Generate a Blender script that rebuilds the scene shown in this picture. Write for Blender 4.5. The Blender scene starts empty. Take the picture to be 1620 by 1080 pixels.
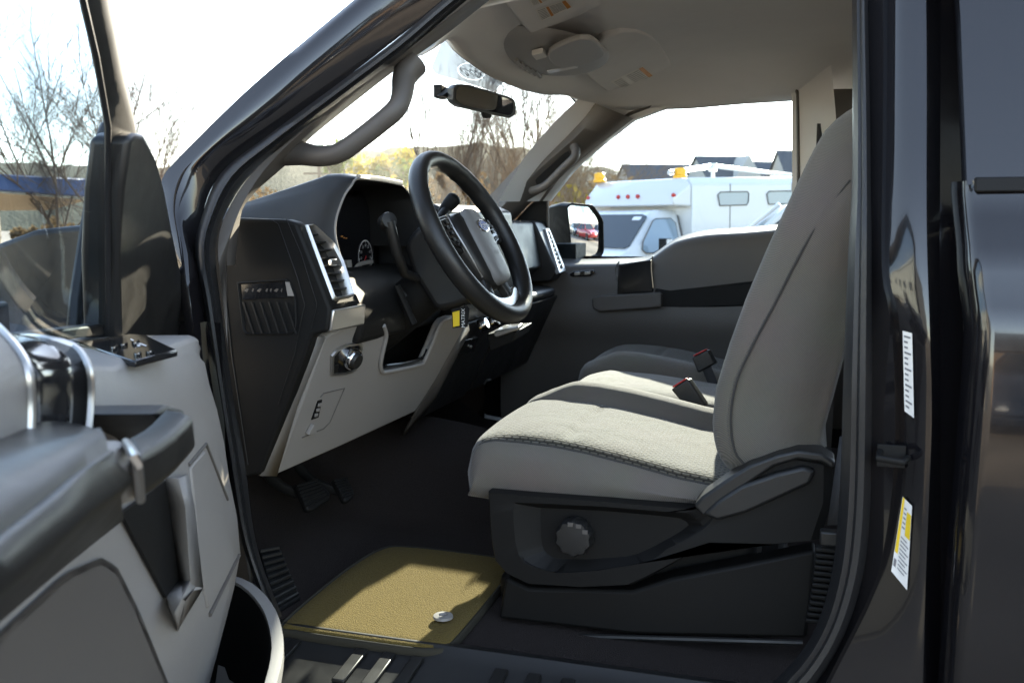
import bpy, bmesh, math, random
from mathutils import Vector, Matrix
random.seed(7)
C = bpy.context.scene.collection
V = Vector
R = math.radians

# ------------------------------------------------------------------ camera
FPX = 1500.0
YAW, PITCH = R(17), R(7.2)
CAM = V((.647, -1.25, 1.34))
f0 = V((-math.sin(YAW), math.cos(YAW), 0)); RT = V((math.cos(YAW), math.sin(YAW), 0)); UZ = V((0, 0, 1))
FW = f0*math.cos(PITCH) - UZ*math.sin(PITCH); UP = f0*math.sin(PITCH) + UZ*math.cos(PITCH)
def ray(px, py): return FW + RT*((px-810)/FPX) + UP*((540-py)/FPX)
def PL(px, py, p0, n):
    v = ray(px, py); t = (V(p0)-CAM).dot(n)/v.dot(n); return CAM + v*t
def PX(px, py, x): return PL(px, py, (x, 0, 0), V((1, 0, 0)))
def PY(px, py, y): return PL(px, py, (0, y, 0), V((0, 1, 0)))
def PZ(px, py, z): return PL(px, py, (0, 0, z), V((0, 0, 1)))
def yopen(z): return .05 + max(0, z-1.25)*.30
def yfar(z): return 1.86 - max(0, z-1.25)*.30
def SF(px, py, fn, dy=0):
    y = fn(1.3)+dy
    for _ in range(12):
        p = PY(px, py, y); y = .5*y + .5*(fn(p.z)+dy)
    return PY(px, py, y)
def SN(px, py, dy=0): return SF(px, py, yopen, dy)
def SR(px, py, dy=0): return SF(px, py, yfar, dy)
def far_pt(px, py, d):            # a point at ground distance d from the camera
    v = ray(px, py); return CAM + v*(d/math.hypot(v.x, v.y))

# driver's door, swung open about its hinge
HG = V((-.30, .05, 0)); DA = R(70)
DE = V((math.cos(DA), -math.sin(DA), 0)); DN = V((math.sin(DA), math.cos(DA), 0))
def D(px, py, n): return PL(px, py, HG+DN*n, DN)
def DW(s, n, z): return HG + DE*s + DN*n + UZ*z

# ------------------------------------------------------------------ materials
def nt(name):
    m = bpy.data.materials.new(name); m.use_nodes = True
    t = m.node_tree; b = t.nodes['Principled BSDF']; return m, t, b
def mat(name, col, rough=.5, metal=0, bump=0, bscale=300, bdist=.001, coat=0, var=0, vscale=6, spec=.5, sheen=0, rvar=0):
    m, t, b = nt(name)
    b.inputs['Base Color'].default_value = (*col, 1); b.inputs['Roughness'].default_value = rough
    b.inputs['Metallic'].default_value = metal; b.inputs['Specular IOR Level'].default_value = spec
    if coat: b.inputs['Coat Weight'].default_value = coat; b.inputs['Coat Roughness'].default_value = .03
    if sheen: b.inputs['Sheen Weight'].default_value = sheen; b.inputs['Sheen Roughness'].default_value = .5
    tc = t.nodes.new('ShaderNodeTexCoord')
    if bump:
        n = t.nodes.new('ShaderNodeTexNoise'); n.inputs['Scale'].default_value = bscale; n.inputs['Detail'].default_value = 3
        t.links.new(tc.outputs['Object'], n.inputs['Vector'])
        bp = t.nodes.new('ShaderNodeBump'); bp.inputs['Strength'].default_value = bump; bp.inputs['Distance'].default_value = bdist
        t.links.new(n.outputs['Fac'], bp.inputs['Height']); t.links.new(bp.outputs[0], b.inputs['Normal'])
    if var or rvar:
        n = t.nodes.new('ShaderNodeTexNoise'); n.inputs['Scale'].default_value = vscale; n.inputs['Detail'].default_value = 6; n.inputs['Roughness'].default_value = .65
        t.links.new(tc.outputs['Object'], n.inputs['Vector'])
        if var:
            mx = t.nodes.new('ShaderNodeMix'); mx.data_type = 'RGBA'
            mx.inputs[6].default_value = (*[c*(1-var) for c in col], 1); mx.inputs[7].default_value = (*[min(1, c*(1+var)) for c in col], 1)
            t.links.new(n.outputs['Fac'], mx.inputs[0]); t.links.new(mx.outputs[2], b.inputs['Base Color'])
        if rvar:
            mr = t.nodes.new('ShaderNodeMapRange'); mr.inputs[1].default_value = .3; mr.inputs[2].default_value = .7
            mr.inputs[3].default_value = max(0, rough-rvar); mr.inputs[4].default_value = min(1, rough+rvar)
            t.links.new(n.outputs['Fac'], mr.inputs[0]); t.links.new(mr.outputs[0], b.inputs['Roughness'])
    return m
def glass(name, tint, refl=1.0, ior=1.45, rough=0.0):
    m = bpy.data.materials.new(name); m.use_nodes = True; t = m.node_tree; t.nodes.clear()
    o = t.nodes.new('ShaderNodeOutputMaterial'); tr = t.nodes.new('ShaderNodeBsdfTransparent'); gl = t.nodes.new('ShaderNodeBsdfGlossy')
    fr = t.nodes.new('ShaderNodeFresnel'); mx = t.nodes.new('ShaderNodeMixShader'); ml = t.nodes.new('ShaderNodeMath'); ml.operation = 'MULTIPLY'
    ge = t.nodes.new('ShaderNodeNewGeometry'); mr = t.nodes.new('ShaderNodeMapRange'); mr.inputs[3].default_value = ior; mr.inputs[4].default_value = 1/ior
    t.links.new(ge.outputs['Backfacing'], mr.inputs[0]); t.links.new(mr.outputs[0], fr.inputs[0])
    tr.inputs[0].default_value = (*tint, 1); gl.inputs['Roughness'].default_value = rough; fr.inputs[0].default_value = ior; ml.inputs[1].default_value = refl
    t.links.new(fr.outputs[0], ml.inputs[0]); t.links.new(ml.outputs[0], mx.inputs[0]); t.links.new(tr.outputs[0], mx.inputs[1]); t.links.new(gl.outputs[0], mx.inputs[2]); t.links.new(mx.outputs[0], o.inputs[0])
    return m
def woven(name, col, kind, col2=None, scale=70, strength=.5):
    m, t, b = nt(name)
    b.inputs['Roughness'].default_value = .9; b.inputs['Specular IOR Level'].default_value = .2
    b.inputs['Sheen Weight'].default_value = .25; b.inputs['Sheen Roughness'].default_value = .4
    tc = t.nodes.new('ShaderNodeTexCoord'); col2 = col2 or [c*.55 for c in col]
    mx = t.nodes.new('ShaderNodeMix'); mx.data_type = 'RGBA'; mx.inputs[6].default_value = (*col2, 1); mx.inputs[7].default_value = (*col, 1)
    if kind == 'insert':
        br = t.nodes.new('ShaderNodeTexBrick'); br.inputs['Scale'].default_value = scale; br.inputs['Mortar Size'].default_value = .085; br.inputs['Mortar Smooth'].default_value = .6
        br.inputs['Color1'].default_value = (1, 1, 1, 1); br.inputs['Color2'].default_value = (.75, .75, .75, 1); br.inputs['Mortar'].default_value = (0, 0, 0, 1)
        t.links.new(tc.outputs['Object'], br.inputs['Vector']); h = br.outputs['Color']
    else:
        w = t.nodes.new('ShaderNodeTexWave'); w.wave_type = 'BANDS'; w.bands_direction = 'DIAGONAL'; w.inputs['Scale'].default_value = scale*1.4
        w.inputs['Distortion'].default_value = .6; w.inputs['Detail'].default_value = 2
        t.links.new(tc.outputs['Object'], w.inputs['Vector']); h = w.outputs['Color']
    t.links.new(h, mx.inputs[0])
    n = t.nodes.new('ShaderNodeTexNoise'); n.inputs['Scale'].default_value = 9; n.inputs['Detail'].default_value = 6
    t.links.new(tc.outputs['Object'], n.inputs['Vector'])
    m2 = t.nodes.new('ShaderNodeMix'); m2.data_type = 'RGBA'; m2.blend_type = 'MULTIPLY'; m2.inputs[0].default_value = .35
    t.links.new(mx.outputs[2], m2.inputs[6]); t.links.new(n.outputs['Color'], m2.inputs[7]); m2.inputs[0].default_value = .18
    t.links.new(m2.outputs[2], b.inputs['Base Color'])
    nf = t.nodes.new('ShaderNodeTexNoise'); nf.inputs['Scale'].default_value = 700; t.links.new(tc.outputs['Object'], nf.inputs['Vector'])
    ad = t.nodes.new('ShaderNodeMath'); ad.operation = 'MULTIPLY_ADD'; ad.inputs[1].default_value = .5
    t.links.new(nf.outputs['Fac'], ad.inputs[0]); t.links.new(h, ad.inputs[2])
    pk = t.nodes.new('ShaderNodeTexNoise'); pk.inputs['Scale'].default_value = 11; pk.inputs['Detail'].default_value = 2; pk.inputs['Distortion'].default_value = .8; t.links.new(tc.outputs['Object'], pk.inputs['Vector'])
    b0 = t.nodes.new('ShaderNodeBump'); b0.inputs['Strength'].default_value = .35; b0.inputs['Distance'].default_value = .012; t.links.new(pk.outputs['Fac'], b0.inputs['Height'])
    bp = t.nodes.new('ShaderNodeBump'); bp.inputs['Strength'].default_value = strength; bp.inputs['Distance'].default_value = .001; t.links.new(b0.outputs[0], bp.inputs['Normal'])
    t.links.new(ad.outputs[0], bp.inputs['Height']); t.links.new(bp.outputs[0], b.inputs['Normal'])
    return m

M = {}
M['paint'] = mat('black_paint', (.007, .0065, .0075), .12, coat=.6, spec=.4, bump=.02, bscale=40, rvar=.05, vscale=20)
M['dark'] = mat('charcoal_plastic', (.012, .0117, .0113), .45, bump=.25, bscale=900, bdist=.0004, rvar=.08, vscale=14)
M['darker'] = mat('black_plastic', (.0085, .0082, .0078), .58, spec=.2, bump=.2, bscale=900, bdist=.0004)
M['gloss'] = mat('gloss_black_trim', (.012, .012, .013), .12)
M['leather'] = mat('black_vinyl', (.013, .0125, .0118), .42, bump=.35, bscale=420, bdist=.0006, rvar=.07, vscale=11)
M['grey'] = mat('grey_plastic', (.26, .243, .225), .5, bump=.4, bscale=420, bdist=.0007, var=.06, rvar=.06)
M['greyd'] = mat('grey_trim_plastic', (.095, .085, .076), .55, bump=.3, bscale=800, bdist=.0004, var=.06)
M['headliner'] = mat('headliner_cloth', (.74, .735, .735), .95, bump=.4, bscale=700, bdist=.0006, var=.08, vscale=5)
M['lamptrim'] = mat('overhead_plastic', (.38, .375, .37), .55, bump=.2, bscale=800, bdist=.0004)
M['rubber'] = mat('rubber_seal', (.014, .014, .015), .42, bump=.15, bscale=300)
M['silver'] = mat('satin_silver', (.55, .53, .50), .3, metal=.9)
M['chrome'] = mat('chrome', (.75, .75, .76), .09, metal=1)
M['mirror'] = mat('mirror_face', (.85, .86, .87), .01, metal=1)
M['white'] = mat('white_print', (.75, .75, .74), .5)
M['paper'] = mat('label_paper', (.80, .78, .74), .6)
M['orange'] = mat('label_orange', (.6, .25, .05), .6)
M['ink'] = mat('label_ink', (.16, .16, .17), .6)
M['yellow'] = mat('yellow_print', (.80, .55, .02), .5)
M['blue'] = mat('emblem_blue', (.02, .05, .25), .25)
M['carpet'] = mat('brown_black_carpet', (.040, .033, .030), 1, bump=1, bscale=420, bdist=.004, var=.5, vscale=320, spec=.1)
M['mat'] = mat('flare_tinted_mat_pile', (.150, .106, .028), 1, bump=1, bscale=380, bdist=.004, var=.42, vscale=170, spec=.1, sheen=.05)  # golden hue of sun and lens flare is put into the pile colour
M['matedge'] = mat('mat_binding', (.03, .026, .016), .9, bump=.6, bscale=500)
M['fabric'] = woven('seat_bolster_cloth', (.190, .168, .140), 'rib', col2=(.115, .102, .085), scale=125, strength=.45)
M['insert'] = woven('seat_insert_cloth', (.135, .115, .080), 'insert', col2=(.030, .026, .019), scale=33, strength=.8)
M['lightcloth'] = woven('middle_seat_cloth', (.19, .174, .148), 'rib', col2=(.15, .137, .117), scale=150, strength=.3)
M['glass'] = glass('side_glass', (.83, .895, .94), .6)
M['wind'] = glass('windscreen_glass', (.95, .97, .97), .15)
M['tint'] = glass('tinted_glass', (.10, .11, .12), 1.2)
M['screen'] = mat('dark_lens', (.01, .01, .012), .08)
M['red'] = mat('red_button', (.5, .02, .02), .35)
M['belt'] = mat('belt_webbing', (.03, .03, .032), .7, bump=.8, bscale=600)
M['seam'] = mat('seam_thread', (.045, .042, .038), .9)
def translucent(name, col, clear):
    m = bpy.data.materials.new(name); m.use_nodes = True; t = m.node_tree; b = t.nodes['Principled BSDF']; b.inputs['Base Color'].default_value = (*col, 1); b.inputs['Roughness'].default_value = .6
    tr = t.nodes.new('ShaderNodeBsdfTransparent'); tl = t.nodes.new('ShaderNodeBsdfTranslucent'); tl.inputs[0].default_value = (*col, 1)
    a = t.nodes.new('ShaderNodeAddShader'); mx = t.nodes.new('ShaderNodeMixShader'); mx.inputs[0].default_value = clear
    t.links.new(b.outputs[0], a.inputs[0]); t.links.new(tl.outputs[0], a.inputs[1]); t.links.new(a.outputs[0], mx.inputs[1]); t.links.new(tr.outputs[0], mx.inputs[2]); t.links.new(mx.outputs[0], t.nodes['Material Output'].inputs[0])
    return m
M['padlit'] = mat('sun_lightened_pad', (.20, .196, .19), .5, bump=.5, bscale=500, bdist=.0006)  # pad colour lightened to stand in for sunlight on the centre strip
M['frit'] = translucent('grey_vinyl_band', (.05, .052, .055), .16); M['fritlogo'] = translucent('white_vinyl_print', (.45, .45, .45), .35)

# ------------------------------------------------------------------ mesh helpers
def catmull(pts, n, closed=False):
    pts = [V(p) for p in pts]; m = len(pts); out = []; segs = m if closed else m-1
    g = (lambda i: pts[i % m]) if closed else (lambda i: pts[max(0, min(m-1, i))])
    for k in range(n):
        u = k*segs/(n if closed else n-1); i = min(int(u), segs-1); t = u-i
        a, b, c, d = g(i-1), g(i), g(i+1), g(i+2)
        out.append(.5*((2*b)+(c-a)*t+(2*a-5*b+4*c-d)*t*t+(3*b-a-3*c+d)*t**3))
    return out
def resample(pts, n, closed=False):
    pts = [V(p) for p in pts]
    if closed: pts = pts+[pts[0]]
    L = [0]
    for a, b in zip(pts, pts[1:]): L.append(L[-1]+(b-a).length)
    out = []; j = 0
    for k in range(n):
        s = L[-1]*k/(n if closed else n-1)
        while j < len(pts)-2 and L[j+1] < s: j += 1
        d = L[j+1]-L[j]; out.append(pts[j].lerp(pts[j+1], (s-L[j])/d if d > 1e-9 else 0))
    return out
def smooth(pts, n, closed=False): return resample(catmull(pts, n*4, closed), n, closed)
def interp(tab, x):
    if x <= tab[0][0]: return tab[0][1]
    for (a, va), (b, vb) in zip(tab, tab[1:]):
        if x <= b:
            t = (x-a)/(b-a); return va+(vb-va)*t
    return tab[-1][1]
def sst(tab, x):
    if x <= tab[0][0]: return tab[0][1]
    for (a, va), (b, vb) in zip(tab, tab[1:]):
        if x <= b:
            t = (x-a)/(b-a); t = t*t*(3-2*t); return va+(vb-va)*t
    return tab[-1][1]

class MB:
    def __init__(s): s.v = []; s.f = []; s.m = []; s.mi = 0
    def add(s, vs, fs):
        o = len(s.v); s.v += [V(p) for p in vs]
        for f in fs: s.f.append([i+o for i in f]); s.m.append(s.mi)
        return s
    def prism(s, pts, ext):
        pts = [V(p) for p in pts]; n = len(pts)
        if callable(ext): q = [ext(p) for p in pts]
        else: q = [p+V(ext) for p in pts]
        return s.add(pts+q, [list(range(n)), list(range(2*n-1, n-1, -1))]+[[i, i+n, (i+1) % n+n, (i+1) % n] for i in range(n)])
    def box(s, c, d, rot=None):
        c = V(c); h = V(d)/2; vs = [V((x*h.x, y*h.y, z*h.z)) for x in (-1, 1) for y in (-1, 1) for z in (-1, 1)]
        if rot is not None: vs = [rot @ p for p in vs]
        return s.add([c+p for p in vs], [[0, 1, 3, 2], [4, 6, 7, 5], [0, 4, 5, 1], [2, 3, 7, 6], [0, 2, 6, 4], [1, 5, 7, 3]])
    def loft(s, rings, closed=True, caps=True, loop=False):
        n = len(rings[0]); fs = []; k = len(rings)
        for i in range(k if loop else k-1):
            for j in range(n if closed else n-1):
                a = i*n+j; b = i*n+(j+1) % n; c = ((i+1) % k)*n+(j+1) % n; d = ((i+1) % k)*n+j; fs.append([a, b, c, d])
        if caps and closed and not loop: fs += [list(range(n-1, -1, -1)), [(k-1)*n+j for j in range(n)]]
        return s.add([p for r in rings for p in r], fs)
    def tube(s, path, r, n=10, closed=False, flat=1, up=None):
        path = [V(p) for p in path]; rings = []; m = len(path); prev = None
        for i, p in enumerate(path):
            t = (path[(i+1) % m]-path[i-1]) if closed else (path[min(i+1, m-1)]-path[max(i-1, 0)])
            t.normalize()
            ref = V(up) if up else (prev if prev is not None else (V((0, 0, 1)) if abs(t.z) < .9 else V((1, 0, 0))))
            a = (ref-t*ref.dot(t)); a.normalize(); b = t.cross(a); prev = a
            rr = r(i/(m-1)) if callable(r) else r
            rings.append([p+a*(math.cos(q)*rr)+b*(math.sin(q)*rr*flat) for q in [2*math.pi*k/n for k in range(n)]])
        return s.loft(rings, True, not closed, closed)
    def lathe(s, prof, c, ax, n=32, ref=None):
        ax = V(ax).normalized(); a = V(ref) if ref else (V((0, 0, 1)) if abs(ax.z) < .9 else V((1, 0, 0)))
        a = (a-ax*a.dot(ax)).normalized(); b = ax.cross(a); c = V(c)
        rings = [[c+ax*h+(a*math.cos(2*math.pi*k/n)+b*math.sin(2*math.pi*k/n))*max(r, 1e-4) for k in range(n)] for r, h in prof]
        return s.loft(rings)
    def band(s, cols, n=40, sm=True, idx=False):
        cs = [catmull(c, n) if idx else smooth(c, n) if sm else resample(c, n) for c in cols]
        return s.loft(cs, False, False)
    def ellipsoid(s, c, r, nu=20, nv=12):
        c = V(c); rings = []
        for j in range(1, nv):
            th = math.pi*j/nv
            rings.append([c+V((r[0]*math.sin(th)*math.cos(2*math.pi*k/nu), r[1]*math.sin(th)*math.sin(2*math.pi*k/nu), r[2]*math.cos(th))) for k in range(nu)])
        return s.loft(rings)
    def build(s, name, mats, parent=None, bevel=0, seg=2, sub=0, solid=0, angle=38, flat=False, off=0):
        me = bpy.data.meshes.new(name)
        lo = V((min(p.x for p in s.v), min(p.y for p in s.v), min(p.z for p in s.v))); hi = V((max(p.x for p in s.v), max(p.y for p in s.v), max(p.z for p in s.v)))
        c = (lo+hi)/2
        me.from_pydata([p-c for p in s.v], [], s.f)
        for m in (mats if isinstance(mats, (list, tuple)) else [mats]): me.materials.append(m)
        me.polygons.foreach_set('material_index', s.m)
        bm = bmesh.new(); bm.from_mesh(me); bmesh.ops.remove_doubles(bm, verts=bm.verts, dist=1e-6); bmesh.ops.recalc_face_normals(bm, faces=bm.faces); bm.to_mesh(me); bm.free()
        if not flat:
            me.polygons.foreach_set('use_smooth', [True]*len(me.polygons))
            if not sub: me.set_sharp_from_angle(angle=R(angle))
        o = bpy.data.objects.new(name, me); C.objects.link(o)
        wl = c.copy()
        if parent is not None:
            o.parent = parent; wl = c-wloc(parent)
        o.location = wl
        if solid:
            q = o.modifiers.new('solid', 'SOLIDIFY'); q.thickness = solid; q.offset = off
        if bevel:
            q = o.modifiers.new('bevel', 'BEVEL'); q.width = bevel; q.segments = seg; q.limit_method = 'ANGLE'; q.angle_limit = R(35); q.harden_normals = False
        if sub:
            q = o.modifiers.new('sub', 'SUBSURF'); q.levels = sub; q.render_levels = sub
        return o
def wloc(o):
    p = V((0, 0, 0))
    while o is not None: p += o.location; o = o.parent
    return p
def thing(name, label, cat, loc, group=None):
    o = bpy.data.objects.new(name, None); C.objects.link(o); o.location = loc; o.empty_display_size = .2
    return tag(o, label, cat, group)
def tag(o, label, cat, group=None):
    o['label'] = label; o['category'] = cat
    if group: o['group'] = group
    return o
def kind(o, k): o['kind'] = k; return o
def text_mb(mb, body, o, ex, ey, size, depth=.0006, shear=0):
    """letters laid in the plane o + ex*u + ey*v"""
    cu = bpy.data.curves.new('lettering', 'FONT'); cu.body = body; cu.size = size; cu.align_x = 'CENTER'; cu.align_y = 'CENTER'; cu.shear = shear; cu.resolution_u = 3
    ob = bpy.data.objects.new('lettering', cu); C.objects.link(ob)
    me = bpy.data.meshes.new_from_object(ob.evaluated_get(bpy.context.evaluated_depsgraph_get()))
    o = V(o); ex = V(ex).normalized(); ey = V(ey).normalized()
    mb.add([o+ex*v.co.x+ey*v.co.y for v in me.vertices], [list(p.vertices) for p in me.polygons])
    bpy.data.objects.remove(ob); bpy.data.curves.remove(cu); bpy.data.meshes.remove(me)
def disc(mb, c, ex, ey, rx, ry, n=32):
    c = V(c); return mb.add([c+ex*(math.cos(2*math.pi*k/n)*rx)+ey*(math.sin(2*math.pi*k/n)*ry) for k in range(n)], [list(range(n))])
def ringflat(mb, c, ex, ey, rx, ry, w, n=40):
    c = V(c); A = [c+ex*(math.cos(2*math.pi*k/n)*rx)+ey*(math.sin(2*math.pi*k/n)*ry) for k in range(n)]
    B = [c+ex*(math.cos(2*math.pi*k/n)*(rx-w))+ey*(math.sin(2*math.pi*k/n)*(ry-w)) for k in range(n)]
    return mb.loft([A, B], True, False)

# ================================================================== THE TRUCK
truck = thing('pickup_truck', 'black crew cab pickup truck with its driver door open, grey cloth and plastic interior', 'pickup truck', (.3, 1.015, 0))

# ---------------------------------------------------------------- cab body (painted shell)
So_A = [(430, 985), (400, 905), (380, 840), (364, 747), (345, 622), (324, 480), (309, 400), (320, 344), (351, 274), (425, 215), (536, 133), (629, 63), (703, 0), (780, -60)]
Si_A = [(445, 975), (414, 895), (398, 830), (385, 732), (366, 622), (347, 480), (338, 400), (350, 345), (385, 285), (440, 235), (548, 152), (640, 82), (722, 12), (800, -48)]
L0 = [(330, 700), (300, 560), (285, 470), (268, 380), (258, 310), (258, 280), (292, 240), (400, 135), (560, 0), (680, -100)]
L1 = [(335, 700), (308, 560), (296, 470), (281, 380), (271, 320), (275, 288), (307, 250), (412, 146), (575, 3), (695, -97)]
LM = [(350, 720), (318, 560), (305, 470), (297, 400), (290, 340), (302, 290), (337, 243), (445, 155), (600, 20), (725, -85)]
mix = lambda A, B, t: [(a[0]*(1-t)+b[0]*t, a[1]*(1-t)+b[1]*t) for a, b in zip(A, B)]
bodyA = lambda L, dy, tail: [SN(a, b, dy) for a, b in L]+[V(t) for t in tail]
t0 = [(.28, .245, 1.885), (.9, .245, 1.895), (1.85, .27, 1.87)]
t1 = [(.28, .222, 1.862), (.9, .222, 1.872), (1.85, .25, 1.85)]
tm = [(.28, .205, 1.838), (.9, .205, 1.845), (1.85, .24, 1.82)]
tso = [(.25, .222, 1.803), (.58, .222, 1.806), (.70, .222, 1.80)]
mb = MB()
c0 = bodyA(L0, -.012, t0); c0b = [p+V((-.012, .035, .004)) for p in c0]
SO2 = [(372, 800), (345, 622), (333, 530), (318, 440), (309, 398), (318, 348), (351, 274), (470, 183), (645, 48), (770, -53)]
mb.band([c0b, c0, bodyA(L1, -.016, t1), bodyA(mix(L1, LM, .5), -.014, [V(a).lerp(V(b), .5) for a, b in zip(t1, tm)]), bodyA(LM, -.008, tm), bodyA(mix(LM, SO2, .5), .004, [V(a).lerp(V(b), .5) for a, b in zip(tm, tso)]), bodyA(SO2, .022, tso)], 90, idx=True)
# B pillar jamb: flange, step, outer step, recess to rear door
def colB(xs, dy): return [SN(a, b, dy) for a, b in xs]
B_so = [(1372, -160), (1372, 0), (1375, 200), (1378, 400), (1378, 600), (1377, 720), (1372, 853), (1357, 937), (1327, 1020), (1290, 1080), (1235, 1140)]
B_f1 = [(1398, -160), (1398, 0), (1397, 200), (1395, 420), (1407, 493), (1415, 593), (1414, 740), (1397, 873), (1373, 947), (1323, 1047), (1262, 1165)]
B_f1b = [(a+6, b+2) for a, b in B_f1]
B_m = [(1414, -160), (1414, 0), (1414, 200), (1414, 400), (1424, 493), (1432, 593), (1432, 740), (1420, 873), (1404, 960), (1370, 1060), (1330, 1170)]
B_f2 = [(1430, -160), (1432, 0), (1434, 133), (1440, 360), (1457, 527), (1458, 660), (1453, 800), (1448, 900), (1443, 1000), (1435, 1080), (1420, 1200)]
B_f3 = [(1462, -160), (1465, 0), (1466, 133), (1466, 360), (1471, 527), (1474, 660), (1469, 800), (1465, 900), (1462, 1000), (1460, 1080), (1455, 1200)]
B_r = [(1488, -160), (1488, 0), (1488, 133), (1487, 360), (1487, 527), (1488, 660), (1488, 800), (1488, 1000), (1488, 1200)]
B_e = [(1522, -160), (1522, 0), (1522, 133), (1528, 300), (1522, 400), (1526, 660), (1526, 1000), (1526, 1200)]
mb.band([colB(B_so, .022), colB(B_f1, .004), colB(B_f1b, .012), colB(B_m, .004), colB(B_f2, -.012), colB(B_f3, -.014), colB(B_r, .045), colB(B_e, .05)], 60)
# sill and floor side, rocker
xs = [-.5, -.25, 0, .25, .5, .72, .95, 1.8]
mb.band([[V((x, y, z)) for x in xs] for y, z in [(.175, .615), (.165, .634), (.145, .636), (.12, .612), (.03, .604), (.0, .59), (-.012, .5), (.04, .40)]], 30)
# roof
rw = [(-.06, 1.735), (.05, 1.80), (.25, 1.87), (.6, 1.915), (1.1, 1.925), (1.7, 1.90), (1.9, 1.86)]
ys = [0, .06, .15, .3, .5, .7, .85, .94, 1]
mb.loft([[V((x-.09*(4*t*(1-t))*(1 if x < .3 else 0), .25+1.53*t, z+.02*(1-(2*t-1)**4)-(.03 if t in (0, 1) else 0))) for t in ys] for x, z in rw], False, False)
# far side: A-pillar outer skin, roof rail, B pillar and lower side, as a mirrored strip
FA = [V((-1.05, 1.98, 1.20)), V((-.62, 1.965, 1.22)), V((-.40, 1.93, 1.385)), V((-.2, 1.86, 1.56)), V((.0, 1.81, 1.70)), V((.28, 1.785, 1.84)), V((.9, 1.785, 1.885)), V((1.85, 1.76, 1.87))]
FB = [p+V((.05, .012, -.035)) for p in FA]
mb.band([FA, [p+V((.02, .02, -.012)) for p in FA], FB, [p+V((.02, -.03, -.02)) for p in FB]], 50)
mb.loft([[V((x, y+(.0), z)) for z in (1.80, 1.5, 1.30, 1.0, .6)] for x, y in ((.66, 1.86), (.69, 1.90), (.79, 1.90), (.82, 1.86))], False, False)
mb.band([[V((x, y, z)) for x in xs] for y, z in [(1.86, .615), (1.90, .636), (2.0, .604), (2.04, .5), (1.99, .40)]], 20)
# back of cab, firewall, underbody
mb.loft([[V((x, y, z)) for y in (.06, .5, 1.5, 1.97)] for x, z in ((1.88, .5), (1.9, 1.25))], False, False)
mb.loft([[V((x, y, z)) for y in (.02, 1.0, 2.01)] for x, z in ((-.98, 1.22), (-1.0, .9), (-.9, .45), (1.88, .45))], False, False)
body = mb.build('cab_body', M['paint'], truck, angle=50)

# weather seal round the opening
mb = MB()
def sealcol(A, B, dy, roofdz, dyr):
    a = [SN(p, q, dy) for p, q in A]
    roof = [V((.25, .222+dyr, 1.803+roofdz)), V((.58, .222+dyr, 1.806+roofdz))]
    b = [SN(p, q, dy) for p, q in B]
    return a+roof+b
B_si = [(1350, -140), (1350, 0), (1351, 150), (1350, 300), (1345, 400), (1338, 600), (1335, 720), (1330, 820), (1320, 907), (1297, 987), (1260, 1047), (1205, 1100)]
B_so2 = [(1372, -160), (1372, 0), (1375, 150), (1377, 300), (1378, 400), (1378, 600), (1377, 720), (1374, 820), (1364, 907), (1340, 990), (1303, 1060), (1250, 1125)]
cols = []
for t, dy in ((-.08, .03), (0, .012), (.22, -.002), (.45, .0), (.55, .012), (.75, .012), (1.0, .03), (1.1, .06)):
    cols.append(sealcol(mix(So_A, Si_A, t), mix(B_so2, B_si, t), dy, -.03*t, .02*t))
mb.band(cols, 150)
seal = mb.build('weather_seal', M['rubber'], body, angle=60)

# door striker
mb = MB(); q = SN(1400, 722, -.004)
mb.box(q+V((.008, .006, 0)), (.035, .004, .03)); mb.tube([q+V((-.006, 0, .006)), q+V((-.010, -.028, .004)), q+V((.018, -.034, .002)), q+V((.028, 0, .0))], .0045)
mb.build('door_striker', M['darker'], body, bevel=.001)
# certification label and tyre label on the jamb
def patch(fn, quad, n=8):
    a, b, c, d = [V((*p, 0)) for p in quad]; g = []
    for i in range(n):
        t = i/(n-1); L = a.lerp(d, t); Rr = b.lerp(c, t)
        g.append([fn(*L.lerp(Rr, s/4).xy) for s in range(5)])
    return g
def jamb_pt(px, py):
    # position on the jamb between the flange line and the outer step
    x1 = interp([(b, a) for a, b in B_f1b], py); xm = interp([(b, a) for a, b in B_m], py); x2 = interp([(b, a) for a, b in B_f2], py)
    dy = .004+(px-x1)/(xm-x1)*0 if px < xm else .004+(px-xm)/max(1, x2-xm)*(-.016)
    return SN(px, py, dy-.004)
q1 = [(1428, 523), (1443, 527), (1446, 661), (1431, 650)]
mb = MB(); mb.loft(patch(jamb_pt, q1), False, False); mb.mi = 1
for k in range(14):
    t = .05+k*.066; w = .5 if k % 3 else .8
    L = V((*q1[0], 0)).lerp(V((*q1[3], 0)), t); Rr = V((*q1[1], 0)).lerp(V((*q1[2], 0)), t)
    mb.add([jamb_pt(*L.lerp(Rr, .12).xy)+V((0, -.0012, 0)), jamb_pt(*L.lerp(Rr, w).xy)+V((0, -.0012, 0)), jamb_pt(*(L.lerp(Rr, w)+V((0, 3, 0))).xy)+V((0, -.0012, 0)), jamb_pt(*(L.lerp(Rr, .12)+V((0, 3, 0))).xy)+V((0, -.0012, 0))], [[0, 1, 2, 3]])
o = mb.build('jamb_label', [M['paper'], M['ink']], body); o['label'] = 'narrow pale label high on the door jamb'
q2 = [(1428, 785), (1443, 800), (1435, 933), (1410, 903)]
mb = MB(); mb.loft(patch(jamb_pt, q2, 10), False, False)
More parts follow.
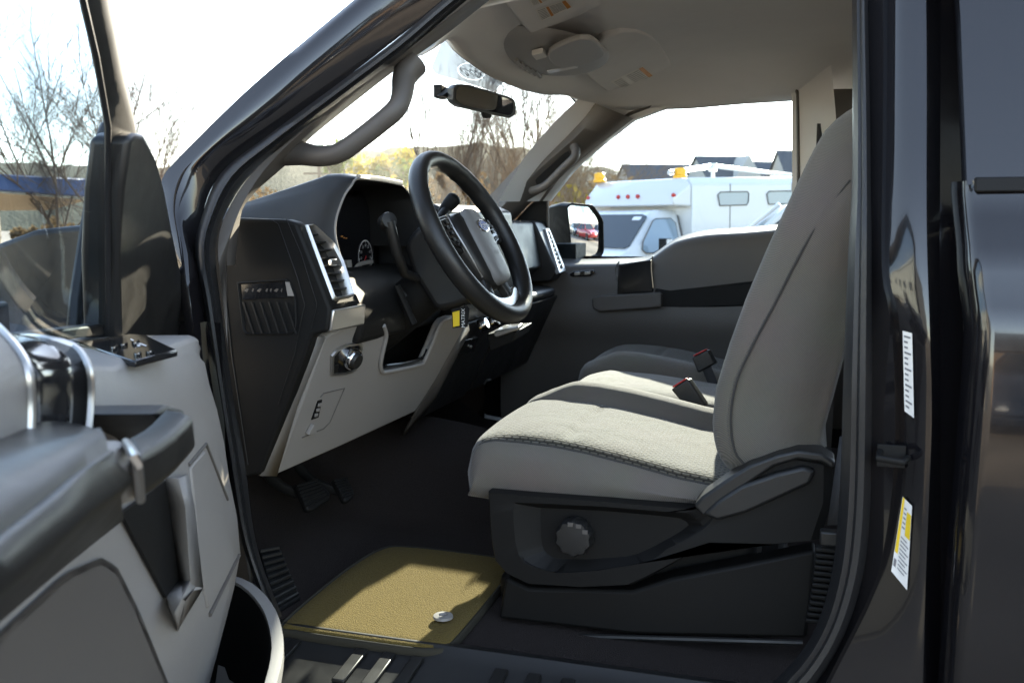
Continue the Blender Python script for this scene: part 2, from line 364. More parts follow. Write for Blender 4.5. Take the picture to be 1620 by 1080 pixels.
def strip(u0, u1, t0, t1, mi, lift=.0012):
    mb.mi = mi; pts = []
    for u, t in ((u0, t0), (u1, t0), (u1, t1), (u0, t1)):
        L = V((*q2[0], 0)).lerp(V((*q2[3], 0)), t); Rr = V((*q2[1], 0)).lerp(V((*q2[2], 0)), t)
        pts.append(jamb_pt(*L.lerp(Rr, u).xy)+V((0, -lift, 0)))
    mb.add(pts, [[0, 1, 2, 3]])
strip(.02, .22, .0, .72, 2); strip(.55, .95, .12, .42, 2)
for k in range(9): strip(.3, .9 if k % 2 else .75, .47+k*.05, .485+k*.05, 1)
for k in range(5): strip(.28, .5, .10+k*.06, .118+k*.06, 1)
strip(.05, .2, .80, .90, 1)
o = mb.build('jamb_label', [M['paper'], M['ink'], M['yellow']], body); o['label'] = 'white and yellow tyre information label low on the door jamb'

# ---------------------------------------------------------------- rear doors (near and far)
def skin_y(z): return sst([(.50, .03), (.62, .004), (.80, -.016), (1.05, -.022), (1.22, -.012), (1.27, .004), (1.39, .050)], z)
def rear_door(far):
    fl = (lambda p: V((p.x, 2.03-p.y, p.z))) if far else (lambda p: p)
    edge = lambda z: sst([(.5, .852), (.9, .853), (1.2, .858), (1.30, .848), (1.39, .842), (1.80, .815)], z)
    zs = [.50, .55, .60, .66, .72, .8, .88, .96, 1.04, 1.12, 1.17, 1.21, 1.24, 1.26, 1.28, 1.31, 1.345, 1.375, 1.39]
    mb = MB()
    rows = []
    for z in zs:
        e = edge(z); y = skin_y(z)
        rows.append([fl(V(p)) for p in [(e-.016, y+.05, z), (e-.012, y+.018, z), (e-.004, y+.006, z), (e+.004, y, z), (e+.012, y-.001, z), (1.1, y-.004, z), (1.4, y-.004, z), (1.74, y, z), (1.76, y+.01, z), (1.765, y+.05, z)]])
    mb.loft(rows, False, False)
    # window frame: front leg, top rail, rear leg
    lean = lambda z: .052+(z-1.39)*.30
    path_o = [(edge(1.39)-.004, 1.385), (edge(1.6), 1.6), (edge(1.8), 1.775), (.9, 1.80), (1.3, 1.80), (1.6, 1.775), (1.76, 1.385)]
    path_i = [(edge(1.39)+.10, 1.388), (edge(1.6)+.10, 1.6), (edge(1.8)+.07, 1.715), (.95, 1.745), (1.3, 1.745), (1.52, 1.72), (1.66, 1.388)]
    mb.loft([[fl(V((x, lean(z)+.04, z))) for x, z in path_o], [fl(V((x, lean(z), z))) for x, z in path_o], [fl(V((x, lean(z)-.002, z))) for x, z in path_i], [fl(V((x, lean(z)+.014, z))) for x, z in path_i]], False, False)
    d = mb.build('rear_door', M['paint'], truck, angle=40)
    g = MB(); g.add([fl(V((x, lean(z)+.012, z))) for x, z in path_i], [list(range(len(path_i)))]); g.build('window_glass', M['tint'], d, solid=.004)
    g = MB(); g.prism([fl(V((edge(1.39)+.004, .040, z))) for z in (1.376,)]+[fl(V((1.74, .040, 1.376))), fl(V((1.74, .044, 1.394))), fl(V((edge(1.39)+.004, .044, 1.394)))], (0, .02*(-1 if far else 1), 0)); g.build('belt_moulding', M['darker'], d, bevel=.002)
    h = MB(); h.tube([fl(V(p)) for p in [(1.55, -.012, 1.13), (1.57, -.05, 1.13), (1.68, -.05, 1.13), (1.70, -.012, 1.13)]], .014, flat=.7); h.build('door_handle', M['paint'], d)
    return d
rear_door(False); rear_door(True)

# front clip, bed and wheels (mostly hidden, they cast the shade and close the shape)
mb = MB()
ring = lambda x, w, zt, zb: [V((x, 1.015-w, zb)), V((x, 1.015-w-.01, zt-.12)), V((x, 1.015-w+.08, zt-.015)), V((x, 1.015, zt)), V((x, 1.015+w-.08, zt-.015)), V((x, 1.015+w+.01, zt-.12)), V((x, 1.015+w, zb))]
mb.loft([ring(-.42, .985, 1.10, .5), ring(-.6, .985, 1.16, .5)], False, False)
mb.loft([ring(-.6, .985, 1.16, .62), ring(-1.0, .985, 1.21, .95), ring(-1.5, .97, 1.16, .98), ring(-2.0, .96, 1.10, .62), ring(-2.25, .92, 1.02, .55)], False, False)
mb.add(ring(-2.25, .92, 1.02, .55), [list(range(7))])
mb.build('front_wing', M['paint'], truck, angle=45)
mb = MB(); mb.loft([[V((x, y, z)) for y, z in ((.03, .55), (.0, 1.2), (.02, 1.36), (.10, 1.37), (.10, .8), (1.93, .8), (1.93, 1.37), (2.01, 1.36), (2.03, 1.2), (2.0, .55))] for x in (1.95, 3.75)], False, False)
mb.box((3.77, 1.015, 1.0), (.05, 1.98, .7)); mb.box((1.93, 1.015, 1.0), (.03, 1.9, .6)); mb.build('cargo_bed', M['paint'], truck, bevel=.01)
for x in (-1.45, 2.65):
    for y in (.14, 1.89):
        sg = -1 if y < 1 else 1
        w = MB(); w.lathe([(.24, -.11), (.37, -.12), (.395, -.07), (.395, .07), (.37, .12), (.24, .11)], (x, y, .395), (0, sg, 0), 36); wo = w.build('wheel', M['rubber'], truck)
        w = MB(); w.lathe([(.245, -.1), (.245, .06), (.20, .08), (.08, .05), (.06, .09), (.0, .09)], (x, y, .395), (0, sg, 0), 30); w.build('rim', M['silver'], wo)

# ---------------------------------------------------------------- windscreen
def wx(y, z): return -.035-(1.70-z)/.86-.11*(1-((y-1.015)/.76)**2)
mb = MB(); zz = [1.20+.53*i/10 for i in range(11)]; yy = [.22+1.59*i/16 for i in range(17)]
def wpt(y, z):
    k = (z-1.2)/.53; sy = 1.015+(y-1.015)*(1.0+.10*(1-k)); return V((wx(1.015+(y-1.015)*.96, z), sy, z))
mb.loft([[wpt(y, z) for y in yy] for z in zz], False, False)
wind = mb.build('windscreen', M['wind'], truck, solid=.005)
def W(px, py, off=0):
    v = ray(px, py); g = lambda t: (CAM+v*t).x-(wx((CAM+v*t).y, (CAM+v*t).z)+off)
    a, b = 1.6, 3.4
    for _ in range(50):
        m_ = (a+b)/2
        if g(a)*g(m_) <= 0: b = m_
        else: a = m_
    return CAM+v*a
bq = [(703, 56), (682, 108), (690, 118), (735, 130), (781, 145), (806, 122), (760, 86)]
mb = MB(); mb.v = []; mb.f = []; mb.m = []
lcx, lcy = 745.5, 113.5
ell = lambda k_: [(lcx+22*k_*math.cos(q), lcy+3*k_*math.cos(q)+13.5*k_*math.sin(q)) for q in [2*math.pi*i_/64 for i_ in range(64)]]
def edge_at(q):      # band outline along a direction from the logo centre
    d = V((math.cos(q), math.sin(q), 0)); best = 1e9
    for (x0, y0), (x1, y1) in zip(bq, bq[1:]+bq[:1]):
        ex_, ey_ = x1-x0, y1-y0; den = d.x*ey_-d.y*ex_
        if abs(den) < 1e-9: continue
        t_ = ((x0-lcx)*ey_-(y0-lcy)*ex_)/den; u_ = ((x0-lcx)*d.y-(y0-lcy)*d.x)/den
        if t_ > 0 and -1e-6 <= u_ <= 1+1e-6: best = min(best, t_)
    return (lcx+d.x*best, lcy+d.y*best)
e1_ = ell(1.0); out_b = [edge_at(math.atan2(y-lcy, x-lcx)) for x, y in e1_]
mb.loft([[W(*mix([o_], [i_], k_)[0], .010) for o_, i_ in zip(out_b, e1_)] for k_ in (0, .33, .66, 1)], True, False)
mb.loft([[W(a, b, .010) for a, b in ell(k_)] for k_ in (.90, .6, .3, .02)], True, False)
lc = W(lcx, lcy, .0125); nn = V((1, 0, .86)).normalized(); ex = (W(768, 117, .0125)-W(723, 110, .0125)).normalized(); ey = nn.cross(ex); ey = ey if ey.z > 0 else -ey
text_mb(mb, 'Ford', lc, -ex if ex.y > 0 else ex, ey, .058, shear=.35); mb.mi = 1
mb.loft([[W(a, b, .008) for a, b in ell(k_)] for k_ in (1.0, .90)], True, False)
mb.build('sun_band', [M['frit'], M['fritlogo']], wind)
# interior mirror
mc = PY(763, 160, .98); mn = ((V((1.0, -.15, 0)).normalized()+(V((.55, .55, 1.45))-mc).normalized())/2).normalized()
mo = [(716, 140), (722, 133), (740, 134), (803, 153), (812, 158), (815, 168), (813, 182), (806, 187), (790, 184), (728, 170), (715, 161)]
mi_ = [(720, 142), (725, 137), (740, 138), (801, 156), (809, 161), (811, 168), (809, 179), (804, 183), (790, 180), (730, 166), (719, 158)]
A = [PL(a, b, mc, mn) for a, b in mo]; B = [PL(a, b, mc, mn)+mn*.003 for a, b in mi_]
cen = sum(A, V())/len(A)
mb = MB(); Ar = resample(A, 44, True); Br = resample(B, 44, True)
mb.loft([[cen+(p-cen)*.55-mn*.035 for p in Ar], [cen+(p-cen)*.95-mn*.022 for p in Ar], [p-mn*.006 for p in Ar], [p+mn*.003 for p in Ar], Br], True, True)
mir = mb.build('rear_view_mirror', M['dark'], truck)
mb = MB(); mb.add([p+mn*.0012 for p in Br], [list(range(44))]); mb.build('mirror_glass', M['mirror'], mir)
mb = MB(); st = cen-mn*.03; st = PL(726, 149, mc-mn*.022, mn); gp = W(697, 146, .012); mb.tube([st, st.lerp(gp, .5)+V((0, 0, .004)), gp], .010); mb.box(gp, (.02, .04, .03)); mb.build('stem', M['darker'], mir, bevel=.002)
mb = MB(); mb.prism([PL(a, b, mc-mn*.02, mn) for a, b in [(700, 152), (722, 136), (722, 158)]], -mn*.02); mb.build('sensor_cover', M['darker'], mir, bevel=.002)
mb = MB(); mb.prism([PL(a, b, mc, mn) for a, b in [(759, 177), (772, 181), (771, 187), (764, 187)]], mn*.012); mb.build('dimming_tab', M['darker'], mir, bevel=.001)

# ---------------------------------------------------------------- headliner, visors, overhead console
front = [(655, 88, .40), (703, 59, .55), (735, 92, .75), (770, 117, .95), (800, 131, 1.08), (830, 142, 1.22), (862, 149, 1.38), (892, 150, 1.52), (914, 158, 1.64), (932, 178, 1.70)]
fr = smooth([PY(a, b, y) for a, b, y in front], 40)
hz = lambda x: interp([(-.2, 1.715), (0, 1.745), (.15, 1.770), (.35, 1.79), (.7, 1.80), (1.3, 1.79), (1.8, 1.76)], x)
rows = [[p+V((-.02, 0, .014)) for p in fr], fr]
ys = [p.y for p in fr]
def edge_drop(y):
    t = abs(y-1.015)/.70
    return .085*max(0, t-.62)**2/(.38**2)
for k, dx in enumerate((.015, .04, .08, .13, .2, .3, .45, .7, 1.1, 1.5)):
    row = []
    for p in fr:
        x = p.x+dx; t = min(1, dx/.13); t = t*t*(3-2*t)
        yy_ = 1.015+(p.y-1.015)*(1+.06*min(1, dx/.3)); zt = hz(x)-edge_drop(yy_)
        row.append(V((x, yy_, p.z*(1-t)+zt*t+.004*math.sin(min(1, dx/.08)*math.pi)*-1)))
    rows.append(row)
mb = MB(); mb.loft(rows, False, False)
head = mb.build('headliner', M['headliner'], truck, angle=60, solid=.004)
def vz(x, y): return 1.728+.26*x
vn = V((-.26, 0, 1)).normalized()
def VP(px, py, off=0): return PL(px, py, V((0, 0, 1.715-off)), vn)
for quad, lab, nm in (([(788, -20), (800, 8), (836, 51), (846, 51), (918, 25), (985, -12), (1010, -40)], [[(846.7, 16), (895, 0), (904.7, 11), (856.5, 34.6)], [(838, 2), (872, -12), (880, -4), (843, 10)]], 'a'),
                      ([(955, 62), (1000, 50), (1035, 62), (1062, 100), (1064, 128), (990, 155), (968, 150), (926, 116), (930, 95)], [[(966.4, 129.6), (1017, 105), (1035.5, 121), (987.4, 144.4)]], 'b')):
    off = 0 if nm == 'a' else .010
    mb = MB(); mb.prism(smooth([VP(a, b, off) for a, b in quad], 40, True), vn*.022)
    vis = mb.build('sun_visor', M['headliner'], head, bevel=.006, seg=3)
    lb = MB()
    for L in lab:
        lb.mi = 0; P = [VP(a, b, off+.0012) for a, b in L]; lb.add(P, [[0, 1, 2, 3]])
        bl = lambda u, v, P=P: P[0].lerp(P[1], u).lerp(P[3].lerp(P[2], u), v)-vn*.0009
        lb.mi = 1; lb.add([bl(.86, .03), bl(.98, .03), bl(.98, .97), bl(.86, .97)], [[0, 1, 2, 3]])
        if nm == 'a': lb.add([bl(.34, .05), bl(.42, .05), bl(.42, .95), bl(.34, .95)], [[0, 1, 2, 3]])
        lb.mi = 2
        for r in range(7):
            v = .1+r*.12
            for u0, u1 in ((.05, .30), (.45, .62+.02*(r % 3)), (.64, .83)): lb.add([bl(u0, v), bl(u1, v), bl(u1, v+.03), bl(u0, v+.03)], [[0, 1, 2, 3]])
    for q in (lb,):
        o = q.build('warning_label', [M['paper'], M['orange'], M['ink']], vis if False else head); o['label'] = 'printed warning label on the sun visor'
# overhead console dome
oc = V((.03, 1.03, 1.722))
mb = MB(); rings = []
for j in range(0, 11):
    t = j/10; r = math.sin(t*math.pi/2); h = math.cos(t*math.pi/2)
    rings.append([oc+V((.15*r*math.cos(a)+.03*r*math.sin(a)*0, .30*r*math.sin(a), -.042*h+.028)) for a in [2*math.pi*k/40 for k in range(40)]] if j else [oc+V((.002*math.cos(2*math.pi*k/40), .002*math.sin(2*math.pi*k/40), -.014)) for k in range(40)])
mb.loft(rings, True, False)
con = mb.build('overhead_console', M['lamptrim'], truck, angle=70)
OP = lambda px, py: PZ(px, py, 1.7055)
mb = MB(); mb.prism([OP(a, b) for a, b in [(841, 88), (859, 84), (866, 91), (848, 96)]], (0, 0, .012)); mb.build('map_lamp', M['paper'], con, bevel=.002)
for k in range(5):
    mb = MB(); x0 = 815+k*7.5; y0 = 98+k*4.2; mb.prism([OP(a, b) for a, b in [(x0, y0), (x0+4, y0-1), (x0+13, y0+9), (x0+8, y0+11)]], (0, 0, .02)); mb.build('switch_button', M['lamptrim'], con, bevel=.002)
mb = MB(); mb.prism([OP(a, b) for a, b in [(865, 113), (912, 104), (914, 108), (868, 117)]], (0, 0, .02)); mb.build('console_latch', M['silver'], con, bevel=.002)
mb = MB(); mb.prism(smooth([OP(a, b) for a, b in [(868, 84), (925, 62), (955, 82), (950, 94), (905, 108), (880, 106)]], 30, True), (0, 0, .012)); mb.build('glasses_bin', M['lamptrim'], con, bevel=.004, seg=3)

# ---------------------------------------------------------------- A pillar trims and grab handles
L4 = [(356, 420), (362, 345), (375, 312), (403, 281), (462, 222), (555, 148), (640, 78), (745, 2), (810, -50)]
LT = [(372, 420), (381, 341), (392, 318), (410, 298), (462, 252), (492, 218), (600, 131), (645, 98), (703, 57), (760, 12), (830, -42)]
mb = MB(); mb.band([[SN(a, b, .03) for a, b in mix(L4, Si_A[4:13], .8)], [SN(a, b, .035) for a, b in L4], [SN(a, b, .055) for a, b in mix(resample([V((*p, 0)) for p in L4], 11), [V((*p, 0)) for p in LT], .35)], [SN(a, b, .10) for a, b in LT], [SN(a, b, .10)+V((-.03, .01, .0)) for a, b in LT]], 60)
pt = mb.build('pillar_trim', M['greyd'], truck, angle=60)
hp = smooth([SN(a, b, d) for a, b, d in [(452, 240, .09), (478, 243, .085), (506, 247, .075), (534, 243, .07), (560, 227, .068), (600, 196, .068), (627, 172, .07), (636, 150, .08), (640, 122, .09), (655, 100, .10)]], 50)
mb = MB(); mb.tube(hp, lambda t: .0160+.008*abs(2*t-1)**3, 14, flat=1.15); mb.build('grab_handle', M['greyd'], pt)
# far A pillar trim
fo = [(775, 330), (792, 312), (845, 257), (905, 204), (926, 178), (932, 160)]
fi = [(800, 362), (835, 325), (868, 296), (906, 264), (952, 226), (1002, 188)]
mb = MB(); mb.band([[SR(a, b, -.06)+V((-.05, .02, 0)) for a, b in fo], [SR(a, b, -.06) for a, b in fo], [SR(a, b, -.085) for a, b in mix(fo, fi, .3)], [SR(a, b, -.07) for a, b in mix(fo, fi, .75)], [SR(a, b, -.03) for a, b in fi], [SR(a, b, .02) for a, b in fi]], 50)
pt2 = mb.build('pillar_trim', M['greyd'], truck, angle=60)
mb = MB(); mb.tube(smooth([SR(a, b, d) for a, b, d in [(842, 302, -.09), (852, 299, -.115), (866, 292, -.13), (890, 268, -.13), (908, 250, -.125), (911, 240, -.11), (908, 232, -.09)]], 40), .014, 12); mb.build('grab_handle', M['greyd'], pt2)
mb = MB(); mb.prism(smooth([SR(a, b, -.0905) for a, b in [(848, 288), (855, 291), (897, 252), (902, 243), (893, 243), (850, 282)]], 30, True), (0, -.003, 0)); mb.build('recess', M['darker'], pt2)

# far side window surround (header rail and B post trim)
win = [(866, 416), (866, 318), (905, 268), (950, 229), (1000, 190), (1050, 171), (1100, 159), (1150, 150), (1200, 143), (1238, 137), (1249, 142), (1253, 155), (1253, 300), (1251, 358)]
wv = [SR(a, b, -.01) for a, b in win]
def outw(p, d):
    c = V((.25, 0, 1.42)); q = V((p.x-c.x, 0, p.z-c.z)); q.normalize(); return q*d
mb = MB()
W0 = resample(wv[1:], 70)
mb.loft([[p+V((0, .05, 0)) for p in W0], W0, [p+outw(p, .012)+V((0, -.006, 0)) for p in W0], [p+outw(p, .022)+V((0, -.012, 0)) for p in W0], [p+outw(p, .06)+V((0, -.045, 0)) for p in W0], [p+outw(p, .13)+V((0, -.12, 0)) for p in W0]], False, False)
mb.build('door_frame_trim', M['headliner'], truck, angle=60)
mb = MB(); mb.loft([[p+outw(p, .014)+V((0, -.008, 0)) for p in W0], [p+outw(p, .018)+V((0, -.016, 0)) for p in W0], [p+outw(p, .024)+V((0, -.014, 0)) for p in W0], [p+outw(p, .026)+V((0, -.010, 0)) for p in W0]], False, False)
mb.build('window_seal', M['greyd'], truck)
mb = MB(); mb.loft([[V((x, y, z)) for z, y in ((1.74, 1.70), (1.5, 1.77), (1.28, 1.80), (.7, 1.82))] for x in (.66, .70, .80, .86)], False, False); mb.build('post_trim', M['greyd'], truck, solid=.006)
mb = MB(); mb.loft([[V((x, 1.735+.0-(z-1.3)*.18, z)) for z in (1.62, 1.5, 1.3, 1.0)] for x in (.672, .715)], False, False); mb.build('seat_belt', M['belt'], truck, solid=.002)
# near B post inner trim
mb = MB(); mb.loft([[V((x, yopen(z)+.06, z)) for z in (1.78, 1.6, 1.4, 1.2, 1.0, .7)] for x in (.735, .80, .88)], False, False); mb.build('post_trim', M['greyd'], truck, solid=.006)

# ---------------------------------------------------------------- passenger door
belt = [(800, 412), (868, 414), (905, 416), (975, 415), (1004, 414), (1030, 408), (1060, 387), (1080, 378), (1120, 370), (1180, 366), (1250, 360), (1330, 356)]
bv = [SR(a, b, 0) for a, b in belt]
for i, p in enumerate(bv): p.y = 1.86
mb = MB()
prof = [(.04, .012), (0, 0), (-.035, -.002), (-.055, -.012), (-.062, -.03)]
cols = [[p+V((0, dy, dz)) for p in bv] for dy, dz in prof]
cols += [[V((p.x, 1.79+.0, p.z*(1-t)+t*1.09)) for p in bv] for t in (.35, .7)]
cols += [[V((p.x, y, z)) for p in bv] for y, z in ((1.785, 1.08), (1.775, 1.06), (1.775, 1.0), (1.785, .97), (1.80, .9), (1.80, .70), (1.82, .64))]
mb.band(cols, 60)
pd = mb.build('door', M['greyd'], truck, angle=45); pd['label'] = 'closed passenger door with grey inner panel'
mb = MB(); mb.loft([[V((x, 1.905, z)) for x in (-.42, 0, .45, .80)] for z in (1.2, .6)], False, False); mb.loft([[V((x, 2.04-abs(z-1.0)*.05, z)) for x in (-.42, 0, .45, .82)] for z in (1.22, 1.1, .95, .8, .6, .5)], False, False); mb.build('door_skin', M['paint'], pd)
mb = MB(); mb.prism(resample([p+V((0, .03, 0)) for p in wv]+[p+V((0, .012, -.01)) for p in bv[9:1:-1]], 60), (0, .004, 0)); mb.build('window_glass', M['glass'], pd)
# sail panel
mb = MB(); mb.prism([SR(a, b, -.005) for a, b in [(790, 425), (800, 365), (835, 327), (866, 300), (868, 417), (830, 430)]], (0, .02, 0)); mb.build('sail_panel', M['darker'], pd, bevel=.003)
mb = MB(); mb.tube([SR(866, 318, -.008), SR(868, 415, -.008)], .0035, 8); mb.build('glass_channel', M['greyd'], pd)
# accent insert with bright edges on the belt line
mb = MB(); PA = lambda a, b, y=1.783: PY(a, b, y)
mb.prism([PA(a, b) for a, b in [(978, 418), (1030, 411), (1034, 462), (976, 466)]], (0, .03, 0)); mb.build('accent_trim', M['gloss'], pd, bevel=.004)
for L in ([(980, 413), (975, 424), (976, 444)], [(1033, 405), (1030, 420), (1033, 455)]):
    mb = MB(); mb.tube(smooth([PA(a, b, 1.781) for a, b in L], 14), .0028, 8); mb.build('bright_trim', M['chrome'], pd)
mb = MB(); mb.prism([PA(a, b, 1.78) for a, b in [(1036, 456), (1060, 460), (1190, 445), (1240, 440), (1240, 478), (1190, 484), (1050, 490), (1036, 482)]], (0, .03, 0)); mb.build('armrest_pad', M['darker'], pd, bevel=.006)
mb = MB(); mb.prism([PA(a, b, 1.745) for a, b in [(936, 472), (950, 468), (1043, 463), (1046, 466), (1046, 486), (950, 493), (938, 488)]], (0, .045, 0)); mb.build('pull_handle', M['greyd'], pd, bevel=.008, seg=3)
mb = MB(); mb.prism([PA(a, b, 1.783) for a, b in [(900, 434), (908, 429), (938, 427), (941, 431), (934, 436), (904, 438)]], (0, .02, 0)); sw = mb.build('switch_panel', M['gloss'], pd, bevel=.003)
for k in range(2):
    mb = MB(); mb.prism([PA(a+k*16, b-k*1.2, 1.781) for a, b in [(909, 431), (918, 430), (918, 435), (909, 436)]], (0, -.004, 0)); mb.build('switch_button', M['silver'], sw, bevel=.001)
mb = MB(); mb.prism([PA(a, b, 1.797) for a, b in [(1078, 510), (1200, 488), (1200, 560), (1052, 560)]], (0, .02, 0)); mb.build('door_pocket', M['dark'], pd, bevel=.01)
mb = MB(); mb.prism([PA(a, b, 1.796) for a, b in [(968, 495), (1030, 495), (1000, 560), (968, 560)]], (0, .02, 0)); mb.build('door_pocket', M['darker'], pd, bevel=.01)
mb = MB(); mb.prism([PA(a, b, 1.796) for a, b in [(914, 475), (918, 474), (922, 483), (918, 485)]], (0, -.006, 0)); mb.build('lock_tab', M['chrome'], pd, bevel=.001)

# passenger side mirror, outside
sm = PY(915, 370, 2.13)
smn = ((V((.97, .20, 0)).normalized()+(CAM-V((0, .2, 0))-sm).normalized())/2).normalized(); smn = V((.83, -.52, -.03)).normalized()
def SMp(px, py, off=0): return PL(px, py, sm+smn*off, smn)
g = [(896, 330), (902, 325), (934, 328), (943, 340), (949, 350), (950, 396), (946, 402), (912, 414), (904, 410)]
G = [SMp(a, b) for a, b in g]; Gr = resample(G, 48, True); gc = sum(Gr, V())/48
mb = MB(); mb.loft([[gc+(p-gc)*.5-smn*.13+V((-.03, 0, 0)) for p in Gr], [gc+(p-gc)*1.0-smn*.10 for p in Gr], [gc+(p-gc)*1.12-smn*.03 for p in Gr], [gc+(p-gc)*1.10+smn*.012 for p in Gr], [gc+(p-gc)*1.03+smn*.012 for p in Gr], [p-smn*.004 for p in Gr]])
mb.box((-.14, 1.98, 1.235), (.10, .16, .06))
sm_o = mb.build('side_mirror', M['darker'], truck, bevel=.006); 
mb = MB(); mb.loft([[(gc+(p-gc)*k_)-smn*((p-gc).length*k_)**2/2.2+smn*.004 for p in Gr] for k_ in (1, .85, .7, .55, .4, .25, .1, .01)]); mb.f = mb.f[:-2]+mb.f[-1:]; mb.m = mb.m[:len(mb.f)]; mb.build('mirror_glass', M['mirror'], sm_o, angle=180)

# ---------------------------------------------------------------- driver's door (open)
dt = [(-20, 532), (30, 535), (165, 516), (300, 531), (330, 545)]
front_e = [(330, 545), (345, 640), (360, 730), (385, 830), (388, 880), (375, 912), (330, 985), (300, 1060), (270, 1130)]
def trim_n(z): return sst([(.55, .07), (.8, .10), (1.0, .115), (1.12, .10), (1.19, .075), (1.25, .06)], z)
# painted shell with outer skin, front edge and bottom
mb = MB()
zsd = [.50, .62, .8, 1.0, 1.12, 1.18]
mb.loft([[DW(s, n, z) for s, n in ((.02, .06), (-.005, .02), (-.01, -.085), (.03, -.125), (.5, -.135), (1.10, -.125), (1.14, -.08), (1.14, .06))] for z in zsd], False, False)
mb.loft([[DW(s, n, zsd[0]) for s in (.0, 1.14)] for n in (-.125, .06)], False, False)
drv = mb.build('door', M['paint'], truck, angle=45); drv['label'] = 'driver door swung wide open in front'
# inner trim panel: lofted columns between front edge and latch end
mb = MB()
fe = [(.26, 1.175), (.245, 1.15), (.215, 1.08), (.17, .99), (.095, .87), (.085, .82), (.13, .80), (.30, .79)]
topz = lambda s: sst([(.0, 1.150), (.13, 1.160), (.25, 1.187), (.55, 1.191), (.70, 1.225), (.86, 1.256), (1.15, 1.27)], s)
# top ledge
rows = []
PZs = [.60, .70, .76, .80, .84, .90, .97, 1.03, 1.08, 1.12, 1.15]
def fs(z): return sst([(.60, .34), (.70, .26), (.78, .17), (.81, .115), (.85, .088), (.90, .105), (.99, .150), (1.08, .190), (1.15, .215)], z)
def pn(s, z):
    n = .085+.02*sst([(.6, 0), (.85, 1), (1.05, 1), (1.15, .5)], z)
    return n
for z in PZs:
    f = fs(z); row = [DW(f-.02, .03, z), DW(f-.006, .06, z)]
    for k in range(13):
        s = f+(1.13-f)*(k/12)**1.3
        row.append(DW(s, pn(s, z)+(-.016 if k == 0 else 0), z))
    rows.append(row)
f = fs(1.15)
for k2, (dz, dn) in enumerate(((.0, .0), (.010, -.005), (.0145, -.016), (.0145, -.08), (.0135, -.155))):
    row = []
    for k in range(15):
        s = f-.02+(1.15-f)*(max(0, k-1)/13)**1.3 if k else f-.025
        zt = 1.152+(topz(s)-1.152)
        row.append(DW(s, .085+dn+ (.0 if k > 1 else -.01), zt+dz-.014))
    rows.append(row)
mb.loft(rows, False, False)
trim = mb.build('trim_panel', M['grey'], drv, angle=35, bevel=.004)
# window switch bezel on the ledge
DT = lambda px, py, z: PZ(px, py, z)
SWP = [(121, 541), (205, 528), (230, 529), (281, 553), (214, 570), (205, 569)]
def LD(px, py, lift=0): return PZ(px, py, 1.186+lift)
lift = .0062
mb = MB(); mb.prism([LD(a, b, lift) for a, b in SWP], (0, 0, -.008)); swp = mb.build('switch_panel', M['gloss'], drv, bevel=.002)
for a, b in ((217, 556), (236, 553), (195, 541), (214, 538), (180, 546)):
    mb = MB(); mb.prism([LD(a+u, b+v, lift+.004) for u, v in ((-6, 1), (4, -3), (7, 0), (-2, 4))], (0, 0, -.008)); mb.build('switch_button', M['gloss'], swp, bevel=.0015)
mb = MB(); mb.add([LD(a, b, lift+.0008) for a, b in [(216, 545.5), (221, 544.5), (223, 547), (218, 548)]], [[0, 1, 2, 3]]); mb.mi = 0
mb.add([LD(a, b, lift+.0008) for a, b in [(207, 535), (216, 540), (232, 546), (231, 547.5), (214, 542), (206, 536.5)]], [[0, 1, 2, 3, 4, 5]]); mb.build('switch_marking', M['white'], swp)
# upper grey bolsters, black accent and bright strips toward the latch end
def vcurve(L, n): return smooth([D(a, b, m) for a, b, m in L], n)
e1 = [(-30, 500, .05), (0, 530, .085), (25, 560, .105), (38, 590, .115), (42, 640, .115), (40, 700, .115)]
e2 = [(28, 534, .03), (62, 536, .075), (112, 549, .10), (134, 580, .118), (138, 625, .118), (133, 690, .118)]
e3 = [(33, 533, .03), (68, 535, .075), (117, 547, .10), (139, 580, .114), (143, 625, .114), (138, 690, .114)]
mb = MB(); a = vcurve(e1, 24); b = vcurve(e2, 24)
bulge = [p.lerp(q, .5)-DN*.012-UZ*.003 for p, q in zip(a, b)]
mb.loft([a, [p.lerp(q, .25)-DN*.009 for p, q in zip(a, b)], bulge, [p.lerp(q, .75)-DN*.009 for p, q in zip(a, b)], b], False, False); mb.build('accent_trim', M['gloss'], drv, solid=.004)
mb = MB(); mb.tube([p+DN*.003 for p in a], .0042, 8); mb.build('bright_trim', M['silver'], drv)
mb = MB(); mb.tube([p+DN*.003 for p in b], .0036, 8); mb.build('bright_trim', M['silver'], drv)
mb = MB(); mb.loft([[p+DE*(.0) for p in a], [p+DE*.12+DN*.02 for p in a], [p+DE*.3+DN*.02 for p in a]], False, False); mb.build('bolster', M['grey'], drv, solid=.004)
